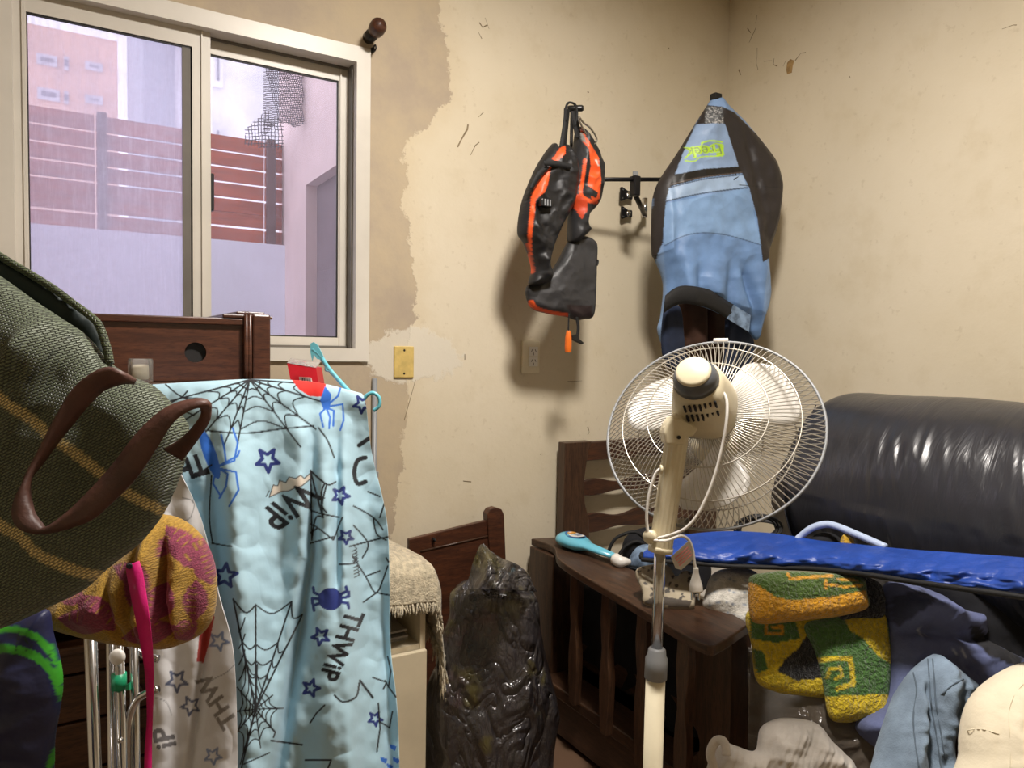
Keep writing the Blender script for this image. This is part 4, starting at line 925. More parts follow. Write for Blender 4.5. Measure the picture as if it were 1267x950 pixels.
strap('chest_strap', [(672, 199), (690, 199), (706, 203)], [(674, 205), (690, 206), (706, 209)], vy-.082, 'webbing_black', t)
mk('hanging_loop', *tube([onY(a, b, vy-.03) for a, b in ((700, 150), (700, 134), (704, 127), (712, 130), (714, 142), (711, 156), (708, 148))], .004, 8, 30), 'webbing_black', t, True)
q = onY(676, 251, vy-.085)
bk = mk('buckle', *box(q.x-.022, q.x+.022, q.y-.006, q.y+.02, q.z-.013, q.z+.013, .005), 'plastic_black', t)
for i in range(3): mk('buckle_slot', *box(q.x-.012+i*.010, q.x-.007+i*.010, q.y-.0075, q.y-.006, q.z-.010, q.z+.010), 'plastic_grey', bk)
strap('adjuster_tail', [(686, 253), (688, 268), (689, 283)], [(692, 253), (694, 268), (694, 285)], vy-.068, 'webbing_black', t)
mk('carabiner', *tube([onY(a, b, vy-.05) for a, b in ((717, 145), (722, 152), (730, 158), (737, 168), (738, 175), (734, 178), (729, 172), (722, 160), (717, 150), (716, 145), (717, 145))], .0032, 8, 48), 'metal_chrome', t, True)
mk('whistle_cord', *tube([onY(a, b, vy-.02) for a, b in ((704, 388), (703.5, 400), (703, 412))], .0025, 6, 10), 'webbing_black', t, True)
mk('whistle', *tube([onY(703.5, 409, vy-.02), onY(703.3, 418, vy-.02), onY(703, 430, vy-.02), onY(703, 436, vy-.02)], [.007, .0115, .0125, .010], 12, 16), 'orange_plastic', t, True)
strap('tail_strap', [(712, 392), (714, 405), (713, 416)], [(715, 392), (717, 405), (716, 416)], vy-.02, 'webbing_black', t)
mk('tail_buckle', *prism([onY(a, b, vy-.026) for a, b in ((709, 415), (716, 413), (717, 419), (723, 424), (721, 426), (712, 422), (708, 419))], (0, .012, 0), .002), 'plastic_black', t)
mk('back_toggle', *tube([onY(a, b, vy-.02) for a, b in ((736, 324), (740, 322), (739, 328), (737, 326))], .003, 6, 10), 'plastic_black', t, True)

# jacket, upside down
jy = 1.965
t = thing('windsurf_jacket', 'blue and black sports jacket hanging upside down on the rack', 'jacket', onY(880, 424, jy))
SK = '#7f9cc4'; DK = '#2b2625'
cv = Canvas(795, 105, 975, 435, 4, SK)
cv.poly([(807, 230), (820, 300), (830, 420), (940, 420), (950, 330), (935, 260)], '#6f91bf'); cv.poly([(822, 252), (925, 232), (942, 302), (900, 292), (868, 288), (840, 295), (822, 304)], '#7fa0c8')
cv.poly([(875, 128), (861, 152), (852, 164), (834, 189), (818, 214), (808, 236), (805, 270), (805, 316), (811, 324), (815, 312), (820, 300), (822, 270), (824, 250), (835, 216), (848, 182), (861, 154), (873, 153)], DK)
cv.poly([(874, 130), (894, 132), (909, 139), (936, 166), (968, 206), (985, 240), (975, 285), (960, 314), (944, 324), (941, 300), (937, 270), (927, 232), (914, 206), (897, 153), (872, 153)], DK)
cv.poly([(873, 131), (894, 133), (896, 153), (872, 153)], '#5a5d60')
rs = np.random.RandomState(2)
for _ in range(170): x = 873+22*rs.rand(); y = 132+20*rs.rand(); cv.line([(x, y), (x+.6, y+1.2)], .7, '#b8b8b6' if rs.rand() < .6 else '#2a2a2c')
cv.poly([(861, 154), (897, 153), (914, 206), (835, 216), (848, 182)], '#8ba3c4')
cv.poly([(835, 216), (870, 209), (914, 206), (919, 214), (870, 220), (828, 231)], '#15130f'); cv.curve([(830, 228), (870, 219), (918, 213)], 1.2, '#5a4f49'); cv.line([(910, 216), (914, 221)], 2.0, '#101010')
cv.poly([(828, 232), (870, 222), (919, 216), (924, 231), (870, 238), (824, 248)], '#9db5d2'); cv.curve([(824, 249), (870, 239), (925, 232)], 1.6, '#3c4b60'); cv.curve([(829, 232), (870, 222), (919, 216)], 1.2, '#3c4b60')
cv.curve([(822, 304), (846, 292), (870, 288), (900, 291), (942, 303)], 1.4, '#4a6182'); cv.line([(915, 229), (963, 232)], 1.0, '#171414'); cv.line([(810, 248), (824, 247)], 1.0, '#171414')
# the logo reads upside down
YG = '#b6e02c'
cv.curve([(847, 196), (858, 188), (872, 186), (884, 178), (894, 179)], 1.6, YG); cv.curve([(868, 177), (880, 174), (894, 176)], 1.8, YG); cv.curve([(852, 184), (866, 181), (870, 176)], 1.6, YG); cv.curve([(848, 199), (860, 199), (868, 194), (894, 193)], 1.4, YG)
cv.line([(895, 180), (894, 192)], 1.4, YG)
cv.text('Freek', 871, 187, 17.5, PI-.10, YG, -.15, .075, sx=1.08); cv.text('Freek', 871, 187, 17.5, PI-.10, '#7d9660', -.15, -.004, sx=1.08)
def jfold(u, v, px, py):
    c = lambda x0, s, a: a*np.exp(-((px-x0)/s)**2)
    low = np.clip((py-300)/50, 0, 1); tp = np.clip((py-130)/60, 0, 1)
    f = .030*np.clip((py-120)/180, 0, 1)
    f += low*(c(890, 7, -.022)+c(908+(py-340)*.30, 5, -.030)*np.clip((py-322)/20, 0, 1)+c(872, 11, .022)+c(838, 10, .016)-c(852, 6, .014)-c(827, 4, .012)+c(925, 8, .014))
    f += .010*crumple(px*.02, py*.02, 1, 4)+.006*nz(px*.07, py*.06, 1, 1)
    f -= c(826-(py-230)*.02, 5, .010)*tp+c(918+(py-200)*.2, 5, .008)*tp*(1-low)
    return f
jo = [(882, 121), (892, 121), (900, 131), (917, 148), (939, 174), (957, 199), (964, 222), (965, 240), (958, 284), (948, 314), (949, 345), (950, 369), (941, 398), (936, 420), (927, 412), (922, 400), (909, 396), (900, 393), (885, 386), (870, 380), (848, 375), (832, 379), (825, 386), (820, 400), (819, 425), (813, 408), (817, 390), (820, 352), (810, 322), (806, 312), (806, 262), (808, 242), (816, 222), (836, 192), (852, 166), (864, 147), (875, 130)]
V, Fs, px, py, uv = pillow(jo, onY(880, 270, jy), Vector((-.22, -.97, 0)), .045, .003, rnd=.07, fold=jfold, back=.3)
mk('shell', V, Fs, 'nylon_print', t, True, col=cv.sample(px, py))
# hem band
eo = catmull([(823, 366, 0), (834, 357, 0), (848, 353.5, 0), (876, 358, 0), (894, 369, 0), (909, 378, 0)], 40); ei = catmull([(821, 387, 0), (833, 379, 0), (848, 375.5, 0), (872, 380, 0), (888, 387, 0), (901, 395, 0)], 40)
V = []
for a, b in zip(eo, ei):
    for f_ in (0, .25, .5, .75, 1): q = a*(1-f_)+b*f_; V.append(onY(q[0], q[1], jy-.098-.008*math.sin(f_*PI)+.0006*abs(q[0]-862)))
solid(mk('hem_band', V, quadgrid(40, 5).tolist(), 'webbing_black', t, True, plabel='black elastic hem band'), .004)
mk('hem_tab', *prism([onY(a, b, jy-.082) for a, b in ((900, 394), (908, 377), (929, 390), (927, 411))], (0, .004, 0), .0012), 'skyblue_cloth', t)
ht = onY(886, 123, jy-.01); mk('hanging_tab', *box(ht.x-.018, ht.x+.016, ht.y-.015, ht.y+.015, ht.z-.004, ht.z+.020, .003), 'webbing_black', t)
mk('zip_pull', *tube([onY(918, 214, jy-.07), onY(913, 219, jy-.075), onY(908, 222, jy-.078)], .0022, 6, 8), 'metal_black', t, True)
# lining seen inside
lo_ = [(822, 380), (834, 376), (842, 384), (846, 425), (850, 460), (826, 455), (818, 425)]
V, Fs, px, py, uv = pillow(lo_, onY(832, 415, jy-.01), WN, .012, .006, fold=lambda u, v, px, py: .006*crumple(px*.05, py*.03, 1, 3))
mk('lining_fold', V, Fs, 'darkblue_cloth', t, True)
lo_ = [(898, 392), (912, 392), (926, 408), (932, 430), (926, 470), (905, 480), (884, 478), (896, 440)]
V, Fs, px, py, uv = pillow(lo_, onY(910, 430, jy+.0), WN, .014, .006, fold=lambda u, v, px, py: .006*crumple(px*.05, py*.03, 1, 5))
mk('lining_fold', V, Fs, 'darkblue_cloth', t, True)
# brown trousers hanging inside it
tr = thing('brown_trousers', 'dark brown trousers hanging below the blue jacket hem', 'trousers', onY(873, 500, 2.05))
for o_ in ([(841, 340), (872, 340), (873, 380), (873, 440), (872, 500), (848, 500), (845, 430)], [(874, 340), (905, 340), (906, 390), (902, 440), (899, 500), (876, 500), (874, 430)]):
    V, Fs, px, py, uv = pillow(o_, onY(873, 400, 2.06), WN, .028, .006, rnd=.035, fold=lambda u, v, px, py: .004*nz(px*.06, py*.02, 1, 7))
    mk('leg', V, Fs, 'brown_cloth', tr, True)

# ================================================================== FAN
fd = 1.57; FC = np.array(P(880, 531, fd)); R_ = .229
Af = (RT*.36-UP*.53+FW*.768).normalized(); A_ = np.array(Af)
ref = np.array(UP); e1 = np.cross(ref, A_); e1 /= np.linalg.norm(e1); e2 = np.cross(A_, e1)
polB = onZ(812, 950, 0)
pd = 1.46
pA = P(838, 536, pd); pB = P(817, 682, pd); 
base = Vector((pB.x-.012, pB.y-.004, 0))
t = thing('pedestal_fan', 'cream pedestal fan seen from behind with wire cage', 'fan', base)
def circ(a, r, ax): return FC+A_*ax+r*(math.cos(a)*e1+math.sin(a)*e2)
def grille(n, sgn, dep, flat, nm, swirl):
    ms = []
    for i in range(n):
        a = 2*PI*i/n; pts = []
        for k_ in range(10):
            f_ = k_/9; r = .052+(R_-.052)*f_; x = max(0, (r/R_-flat)/(1-flat)); ax = sgn*dep*(1-x**2.2)
            pts.append(circ(a+swirl*(1-f_), r, ax))
        ms.append(tube(pts, .00105, 4, cap=False))
    g = mk(nm, *join(*ms), 'fan_wire', t, True)
    return g
rg = grille(110, -1, .075, .35, 'rear_grille', 0.25); fg = grille(110, 1, .065, .3, 'front_grille', -.2)
for r in (.125, .185): 
    x = max(0, (r/R_-.35)/.65); mk('support_ring', *ring(FC-A_*.075*(1-x**2.2), A_, r, .0016, 80, 5), 'fan_wire', rg, True)
for r in (.10, .17): 
    x = max(0, (r/R_-.3)/.7); mk('support_ring', *ring(FC+A_*.065*(1-x**2.2), A_, r, .0016, 80, 5), 'fan_wire', fg, True)
mk('hub_ring', *ring(FC-A_*.076, A_, .052, .003, 48, 6), 'fan_wire', rg, True)
mk('badge', *lathe(FC+A_*.062, A_, [(0, .054), (.006, .05), (.008, 0)], 32), 'plastic_cream', fg, True)
mk('rim_band', *ring(FC, A_, R_, .0032, 110, 8), 'plastic_grey', t, True)
q = circ(0, 0, 0); top = FC+np.array(UP)*R_*1.0
angs = sorted(np.linspace(0, 2*PI, 720), key=lambda a: -np.dot(circ(a, R_, 0)-FC, np.array(UP)))
ct = circ(angs[0], R_+.004, 0)
mk('rim_clip', *join(tube([ct-e1*.016, ct+e1*.016], .006, 8)), 'plastic_white', t, True)
# blades
def blade(a0):
    n, m = 12, 10; V = []
    for i in range(n):
        f_ = i/(n-1); r = .035+.155*f_; wl = .20+.55*math.sin(min(1, f_*1.15)*PI*.62)**.9
        if f_ > .8: wl *= math.sqrt(max(.05, 1-((f_-.8)/.2)**2*.75))
        for j in range(m):
            g = (j/(m-1)-.5); a = a0+g*2*wl*.72+.25*f_; V.append(circ(a, r, -.018+.036*(j/(m-1))-.01))
    return V, quadgrid(n, m).tolist()
def ang_of(px_, py_):
    r = ray(px_, py_); q = np.array(EYE+r*(Vector(FC-nEYE).dot(Af)/r.dot(Af)))-FC; return math.atan2(q@e2, q@e1)
bl_ = mk('hub', *lathe(FC-A_*.03, A_, [(0, .036), (.06, .036), (.066, .03), (.067, 0)], 32), 'plastic_white', t, True)
for a in (ang_of(805, 500), ang_of(940, 497), ang_of(880, 612)):
    m_ = mk('blade', *blade(a-.2), 'blade', t, True); solid(m_, .0025)
# motor housing (squarish), grey band, cap
mb = FC-A_*.07
mk('motor_housing', *lathe(mb, -A_, [(-.01, .056), (.0, .062), (.02, .064), (.06, .058), (.10, .050), (.128, .043)], 40, sq=3.2), 'plastic_yellowed', t, True)
mk('motor_band', *lathe(mb-A_*.128, -A_, [(0, .0445), (.014, .042), (.030, .0345)], 40), 'motor_grey', t, True)
mk('motor_cap', *lathe(mb-A_*.157, -A_, [(0, .0345), (.004, .0335), (.007, .028), (.008, 0)], 40), 'plastic_yellowed', t, True)
# vents on the side facing up and to the viewer
sl = []
for row, ax in ((0, .106), (1, .078)):
    for i in range(7):
        best = ang_of(833, 540); rr = (.0495 if row == 0 else .0545)*1.01
        # place along the face that looks at the camera
        vd = np.array(-FW*1.0-UP*.55-RT*.25); u_ = vd-A_*np.dot(vd, A_); u_ /= np.linalg.norm(u_); s_ = np.cross(A_, u_)
        off = (i-3)*.0098*-1
        c_ = mb-A_*ax+u_*(rr+.0006)*1.0+s_*off-u_*abs(off)*.10
        sl.append(join(tube([c_-A_*.0105, c_+A_*.0105], .0027, 6)))
for q_ in sl: mk('vent_slot', *q_, 'ink', t, True)
# neck and column
nk = np.array(P(846, 515, 1.45)); 
mk('neck_joint', *join(tube([P(832, 545, pd), P(838, 528, pd), P(846, 514, pd+.01)], [.020, .022, .020], 14, 8), tube([P(823, 534, pd-.015), P(870, 521, pd+.01)], .012, 12)), 'plastic_yellowed', t, True)
mk('tilt_bracket', *prism([P(a, b, pd-.032) for a, b in ((826, 524), (832, 516), (842, 517), (864, 530), (858, 540), (850, 541), (848, 550), (824, 550), (822, 536))], FW*.05, .004), 'plastic_yellowed', t)
mk('tilt_screw', *lathe(P(840, 541, pd-.034), -FW, [(0, .004), (.003, .003)], 10), 'metal_black', t)
V, Fs = tube([pA, pB], .0235, 32, n=None)
ax_ = np.array(pB-pA); ax_ /= np.linalg.norm(ax_)
for i in range(len(V)):
    c0 = np.array(pA)+ax_*np.dot(V[i]-np.array(pA), ax_); V[i] = c0+(V[i]-c0)*(1.0 if i % 2 else .94)
mk('upper_column', V, Fs, 'plastic_yellowed', t, False)
mk('column_collar', *tube([pB+(pB-pA)*-.04, pB+(pB-pA)*.005], .0248, 24), 'plastic_yellowed', t, True)
kb = P(806, 663, pd-.01)
mk('height_knob', *lathe(kb, RT*-.55-FW*.85, [(-.02, .006), (-.004, .007), (0, .013), (.012, .014), (.016, .010)], 18), 'plastic_yellowed', t, True)
colz = onY(815, 803, base.y).z
cTop = Vector((pB.x-.001, pB.y, pB.z)); cC = Vector((base.x+.006, base.y, P(815, 805, pd).z)); cD = Vector((base.x+.004, base.y, P(814, 841, pd).z))
mk('chrome_rod', *tube([cTop, cC], .0115, 18), 'metal_chrome', t, True)
mk('locking_collar', *lathe(cD, cC-cD, [(0, .020), (.002, .0225), (.042, .0225), (.048, .019), (.060, .0175), (.064, .014)], 28), 'plastic_grey', t, True)
mk('lower_column', *tube([cD, Vector((base.x, base.y, .05))], .0195, 24), 'plastic_cream', t, True)
mk('base', *lathe(base, (0, 0, 1), [(0, .19), (.012, .195), (.03, .17), (.05, .05), (.09, .026), (.10, .02)], 40), 'plastic_cream', t, True)
cord = [(893, 483, 1.42), (899, 495, 1.41), (899, 520, 1.40), (893, 555, 1.40), (882, 595, 1.40), (866, 632, 1.40), (850, 652, 1.405), (832, 661, 1.415), (814, 666, 1.425)]
mk('power_cord', *tube([P(*q) for q in cord], .0031, 8, 60), 'plastic_white', t, True)
mk('cord_loop', *tube([P(*q) for q in ((802, 660, 1.44), (800, 640, 1.44), (803, 612, 1.44), (811, 586, 1.44), (819, 579, 1.438))], .0030, 8, 30), 'plastic_white', t, True)
mk('cord_wrap', *tube([P(*q) for q in ((808, 668, 1.435), (824, 669, 1.428), (842, 663, 1.43), (852, 668, 1.43), (857, 680, 1.43), (859, 695, 1.43), (861, 706, 1.43))], .0030, 8, 40), 'plastic_white', t, True)
mk('cord_clip', *ring(P(818, 581, 1.437), RT, .007, .003, 16, 6), 'plastic_yellowed', t, True)
pl_ = mk('plug', *tube([P(861, 702, 1.43), P(861, 709, 1.43), P(861, 716, 1.43), P(861, 724, 1.43), P(861.5, 731, 1.43)], [.005, .006, .009, .013, .0135], 12, 14), 'plastic_white', t, True)
for dx in (-5, 4): mk('prong', *tube([P(861+dx, 730, 1.43), P(861+dx, 742, 1.43)], .002, 6), 'metal_chrome', pl_)
tg = mk('cord_tag', *prism([P(830, 689, 1.42), P(853, 668, 1.42), P(860, 690, 1.43), P(843, 705, 1.43), P(836, 703, 1.425)], FW*.0008), 'paper', t)
for i in range(4): mk('print_line', *prism([P(835+i*1.6, 690+i*3, 1.418), P(851+i*1.6, 676+i*3, 1.418), P(852+i*1.6, 677.4+i*3, 1.418), P(836+i*1.6, 691.4+i*3, 1.418)], FW*.0004), 'print_pink', tg)
# ================================================================== CABINET, THROW, BIN BAG
cy = 1.86; cx1 = onY(526, 800, cy).x; cx0 = .42; ctop = onY(520, 706, cy).z
t = thing('cream_cabinet', 'cream painted bedside cabinet with open niche beside the sheet', 'cabinet', ((cx0+cx1)/2, 2.05, 0))
ns = onY(505, 800, cy).z
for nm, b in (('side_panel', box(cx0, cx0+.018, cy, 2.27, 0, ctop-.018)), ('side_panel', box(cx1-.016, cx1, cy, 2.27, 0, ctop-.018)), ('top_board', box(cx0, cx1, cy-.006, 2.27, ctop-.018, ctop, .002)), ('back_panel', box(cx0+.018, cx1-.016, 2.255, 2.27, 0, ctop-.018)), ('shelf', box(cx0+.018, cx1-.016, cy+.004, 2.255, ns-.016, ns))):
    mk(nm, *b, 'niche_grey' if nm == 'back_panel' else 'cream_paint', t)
d_ = mk('door', *box(cx0+.004, cx1-.002, cy-.018, cy-.002, .04, ns-.012, .003), 'cream_paint', t)
mk('door_knob', *lathe((cx0+.05, cy-.018, ns-.12), (0, -1, 0), [(0, .006), (.012, .006), (.018, .013), (.026, .010), (.028, 0)], 14), 'metal_chrome', d_, True)
for i in range(5):
    x0 = cx1-.19+random.uniform(-.01, .02); y0 = cy+.03+random.uniform(0, .03); z0 = ns+.0005+i*.007
    mk('paper_stack', *box(x0, cx1-.025-random.uniform(0, .02), y0, y0+.22, z0, z0+.006), 'paper' if i % 2 else 'niche_grey', None, label='%s of the papers stacked in the cream cabinet niche' % ('lowest sheaf', 'second sheaf from the bottom', 'middle sheaf', 'second sheaf from the top', 'topmost sheaf')[i], cat='papers', group='papers in the cabinet niche')
# fringed throw: over the top, front hem, and down the right side
def tf(px, py, u, v): return .006*nz(px*.06, py*.06, 1, 3)+.010*nz(px*.03, py*.02, 1, 5)
dF = (onY(505, 690, cy-.012)-EYE).dot(FW)
t = thing('fringed_throw', 'beige wool throw with fringe draped over the cream cabinet', 'blanket', (cx1-.1, cy, ctop))
def thr(x, y, z): return Vector((x, y, z))
rows = []
xs_ = [cx0+.02, cx1-.16, cx1-.08, cx1-.01, cx1+.022, cx1+.034, cx1+.045]
def trow(y, zt_, drop, hang):
    r = []
    for i, x in enumerate(xs_):
        z_ = zt_+(.055*math.exp(-((x-(cx1-.17))/.10)**2)*(1 if y > cy else .2))
        if i == 4: z_ -= .018
        if i == 5: z_ -= hang*.5
        if i == 6: z_ -= hang
        r.append((x, y, z_-drop*(1 if i < 5 else .3)))
    return r
ctl = [trow(2.22, ctop+.012, 0, .10), trow(2.08, ctop+.016, 0, .16), trow(1.96, ctop+.018, 0, .20), trow(1.885, ctop+.016, 0, .23), trow(cy-.018, ctop+.004, .0, .25), trow(cy-.030, ctop-.02, .02, .27), trow(cy-.034, ctop-.05, .03, .28)]
Rg = np.array([catmull(r, 60) for r in ctl]); G = np.array([catmull(Rg[:, j], 70) for j in range(60)]).transpose(1, 0, 2)
V = G.reshape(-1, 3).copy(); V[:, 2] += .004*nz(V[:, 0]*20, V[:, 1]*20, 1, 2); V[:, 0] += .006*nz(V[:, 1]*14, V[:, 2]*14, 1, 6)*(V[:, 0] > cx1)
solid(mk('cloth', V, quadgrid(70, 60)[:, ::-1].tolist(), 'throw_wool', t, True), .006, 1)
fr = []
edge = [G[-1, j] for j in range(0, 46)]+[G[i, -1] for i in range(69, 6, -1)]
for k_, q in enumerate(edge):
    for rep in range(3):
        side_ = k_ >= 46; L_ = random.uniform(.022, .036) if not side_ else random.uniform(.03, .06); o_ = np.array([random.uniform(-.006, .006), random.uniform(-.004, .004), 0])
        sw = np.array([random.uniform(-.010, .010), random.uniform(-.012, .004), 0])
        fr.append(tube([q+o_, q+o_*1.4+np.array([0, -.003, -L_*.5])+sw*.4, q+o_*1.5+np.array([.002*side_, -.003, -L_])+sw], [.0028, .0022, .0009], 4, 5))
mk('fringe', *join(*fr), 'throw_wool', t, True, kind='stuff')

# leaning wooden panel behind the bin bag
t = thing('spare_headboard', 'dark wooden headboard leaning against the wall behind bin bag', 'headboard', onY(575, 880, 2.22))
pl_ = 2.215; W_ = lambda a, b, y=pl_: onY(a, b, y)
zb_ = 0.0
lf, rt_ = W_(500, 668), W_(620, 640)
t.location = ((lf.x+rt_.x)/2, pl_, 0); LOC[t.name] = np.array(((lf.x+rt_.x)/2, pl_, 0))
tl, tr_ = W_(517, 664), W_(606, 643)
mk('board', *prism([Vector((tl.x-.03, pl_, 0.02)), Vector((tr_.x, pl_, 0.02)), tr_, Vector((tl.x-.03, pl_, tl.z-.006))], (0, .02, 0), .002), 'wood_panel', t)
il, ir = W_(532, 683), W_(612, 668)
mk('inset_frame', *join(tube([W_(520, 682, pl_-.002), W_(618, 660, pl_-.002)], .003, 6), tube([W_(618, 660, pl_-.002), W_(632, 735, pl_-.002)], .003, 6)), 'wood_bed', t, True)
ps = [W_(603, 636, pl_-.01), W_(607, 630, pl_-.01), W_(614, 628, pl_-.01), W_(621, 630, pl_-.01), W_(624, 637, pl_-.01)]
mk('end_post', *prism([Vector((W_(625, 700).x-.03+.02, pl_-.01, 0)), *[Vector((p.x, p.y, p.z)) for p in ps], Vector((W_(632, 700).x+.01, pl_-.01, 0))], (0, .035, 0), .003), 'wood_panel', t)
mk('hook_screw', *lathe(W_(536, 667, pl_-.002), (0, -1, 0), [(0, .006), (.01, .006), (.012, .003), (.02, .003)], 10), 'metal_black', t, True)

# bin bag
bc = P(605, 900, 2.17); bc = Vector((bc.x, bc.y, 0)); dB = (bc-EYE).dot(FW)
prof = [(716, 578, 642), (722, 566, 655), (735, 559, 663), (760, 555, 668), (800, 547, 676), (840, 535, 684), (880, 529, 688), (930, 525, 687), (975, 527, 683), (1000, 540, 670)]
zs, cxs, hw = [], [], []
for y_, a, b in prof:
    m_ = P((a+b)/2, y_, dB); zs.append(max(m_.z, .005)); cxs.append((a+b)/2); hw.append((b-a)/2*dB/F)
zs = np.array(zs); 
nr, nc = 150, 170; vv = np.linspace(0, 1, nr); z_ = np.interp(vv, np.linspace(0, 1, len(zs)), zs); zz_ = catmull(np.stack([zs, cxs, hw], 1), nr)
V = []
rh = Vector((RT.x, RT.y, 0)).normalized(); fh = Vector((FW.x, FW.y, 0)).normalized()
for i in range(nr):
    z0, cpx, h0 = zz_[i]; off = (cpx-605)*dB/F
    for j in range(nc):
        a = 2*PI*j/nc; V.append(bc+rh*(off+h0*math.cos(a))+fh*(h0*.78*math.sin(a))+Vector((0, 0, z0)))
V = np.array([tuple(v) for v in V]); ctr = np.array([bc.x, bc.y, 0])
dirv = (V-ctr)*np.array([1, 1, 0]); dirv /= np.linalg.norm(dirv, axis=1)[:, None]+1e-9
sc_ = V*np.array([1, 1, .7])
cr = noise3(sc_*6.0)*.8+noise3(sc_*12+9)*.35
drp = (1-2*np.abs(noise3(np.stack([V[:, 0]*9+V[:, 2]*3, V[:, 1]*9-V[:, 2]*2, V[:, 2]*2.2], 1))))
V += dirv*(cr*.030+drp*.010-.008)[:, None]; V[:, 2] = np.maximum(V[:, 2], .002)
Fq = []
for i in range(nr-1):
    for j in range(nc): Fq.append([i*nc+j, (i+1)*nc+j, (i+1)*nc+(j+1) % nc, i*nc+(j+1) % nc])
tp_ = len(V); V = np.concatenate([V, [[*(V[:nc].mean(0)+np.array([0, 0, .01]))], [*(V[-nc:].mean(0)*np.array([1, 1, 0])+np.array([0, 0, .002]))]]])
for j in range(nc): Fq.append([tp_, j, (j+1) % nc]); Fq.append([tp_+1, (nr-1)*nc+(j+1) % nc, (nr-1)*nc+j])
t = thing('bin_bag', 'full black plastic bin bag standing between cabinet and bed', 'bin bag', bc)
mk('sack', V, Fq, 'bin_film', t, True)
def kf(px, py, u, v): return .03*crumple(px*.03, py*.018, 1, 2)-.02*np.abs(np.sin(px*.22+py*.05))
def knot(rows, seedd):
    def kf(px, py, u, v): return .020*nz(px*.05, py*.02, 1, seedd)+.014*np.sin(px*.22+py*.06+2*nz(px*.02, py*.03, 1, seedd+2))
    return patch(rows, 60, 70, kf)
V, Fs, px, py, uv = knot([[(594, 675, 2.06), (598, 673, 2.05), (601, 676, 2.06)], [(589, 686, 2.05), (600, 686, 2.02), (614, 688, 2.05)], [(584, 700, 2.04), (610, 702, 1.98), (642, 700, 2.06)], [(580, 716, 2.05), (612, 719, 1.95), (655, 716, 2.07)], [(566, 730, 2.07), (612, 728, 1.94), (664, 732, 2.09)]], 3)
solid(mk('gathered_top', V, Fs, 'bin_film', t, True), .003)
V, Fs, px, py, uv = knot([[(597, 676, 2.07), (600, 677, 2.09), (604, 680, 2.08)], [(590, 690, 2.10), (605, 690, 2.14), (625, 694, 2.10)], [(584, 705, 2.12), (612, 704, 2.18), (650, 706, 2.12)], [(578, 722, 2.12), (612, 722, 2.2), (660, 724, 2.14)]], 7)
solid(mk('gathered_top', V, Fs, 'bin_film', t, True), .003)

# ================================================================== BED
RX0, RX1 = 1.455, 1.56; RZ = .65
fe = onZ(674, 664, RZ); YE = 2.27
t = thing('wooden_bed', 'dark wooden bed with slatted headboard and spindle side rail', 'bed', (1.95, 1.3, 0))
zt_ = RZ
# rail top in plan, from far to near
le = [(657, 666), (684, 676), (690, 690), (712, 706), (750, 728), (790, 751), (830, 775), (858, 791), (874, 798)]
lew = [onZ(a, b, RZ) for a, b in le]; re = [onZ(928, 771, RZ), onZ(880, 745, RZ), onZ(800, 712, RZ), onZ(740, 686, RZ), onZ(694, 664, RZ)]
poly = catmull([Vector((p.x, p.y, RZ)) for p in lew], 40); nearc = [onZ(884, 799, RZ), onZ(900, 790, RZ)]
outl = [Vector(tuple(p)) for p in poly]+nearc+re
mk('top_rail', *prism(outl, (0, 0, -.026), .004), 'wood_bed_x', t)
rx = lambda y: 1.505
def spind(pxc, pyt, pyb, wd=.045):
    y = 1.9
    for _ in range(4): y = onX(pxc, (pyt+pyb)/2, float(np.interp(-y, [-p.y for p in lew], [p.x for p in lew]))+.012).y
    zb = .195; h = RZ-.026-zb
    prof_ = [(0, .72), (.08, .74), (.16, .85), (.30, 1.0), (.42, .98), (.54, .70), (.60, .62), (.66, .72), (.78, .96), (.86, .98), (.94, .86), (1, .84)]
    pts = catmull([(b_*wd/2, a_*h, 0) for a_, b_ in prof_], 30)
    sx = float(np.interp(-y, [-p.y for p in lew], [p.x for p in lew]))+.012
    poly_ = [Vector((sx, y+p[0], zb+p[1])) for p in pts]+[Vector((sx, y-p[0], zb+p[1])) for p in pts[::-1]]
    return prism(poly_, (.026, 0, 0), .002)
for q in ((709, 712, 842), (748, 735, 868), (792, 757, 900), (843, 782, 930)): mk('spindle', *spind(*q), 'wood_bed', t)
y0_, y1_ = onX(664, 700, 1.47).y, onX(686, 700, 1.47).y
mk('far_post', *box(1.465, 1.545, min(y1_, 2.17), 2.255, 0, RZ-.03, .004), 'wood_bed', t)
# near end board with scalloped edge
ny = onZ(905, 782, RZ-.03).y
sc_p = [(0, 0), (0.0, .20), (.035, .235), (.052, .26), (.046, .30), (.02, .33), (.012, .37), (.022, .44), (.012, .50), (-.006, .535), (-.004, .575), (-.03, .60), (-.04, .62)]
pp = catmull([(a, b, 0) for a, b in sc_p], 60)
nb = [Vector((1.47, ny+.145-p[0]*1.0, p[1])) for p in pp]+[Vector((1.47, ny-.012, .62)), Vector((1.47, ny-.012, 0))]
mk('near_post', *prism(nb, (.075, 0, 0), .003), 'wood_bed', t)
mk('bottom_rail', *box(1.425, 1.545, ny+.05, 2.25, .155, .195, .006), 'wood_bed_x', t)
mk('base_board', *box(1.44, 1.51, ny+.02, 2.26, .02, .155, .003), 'wood_bed_x', t)
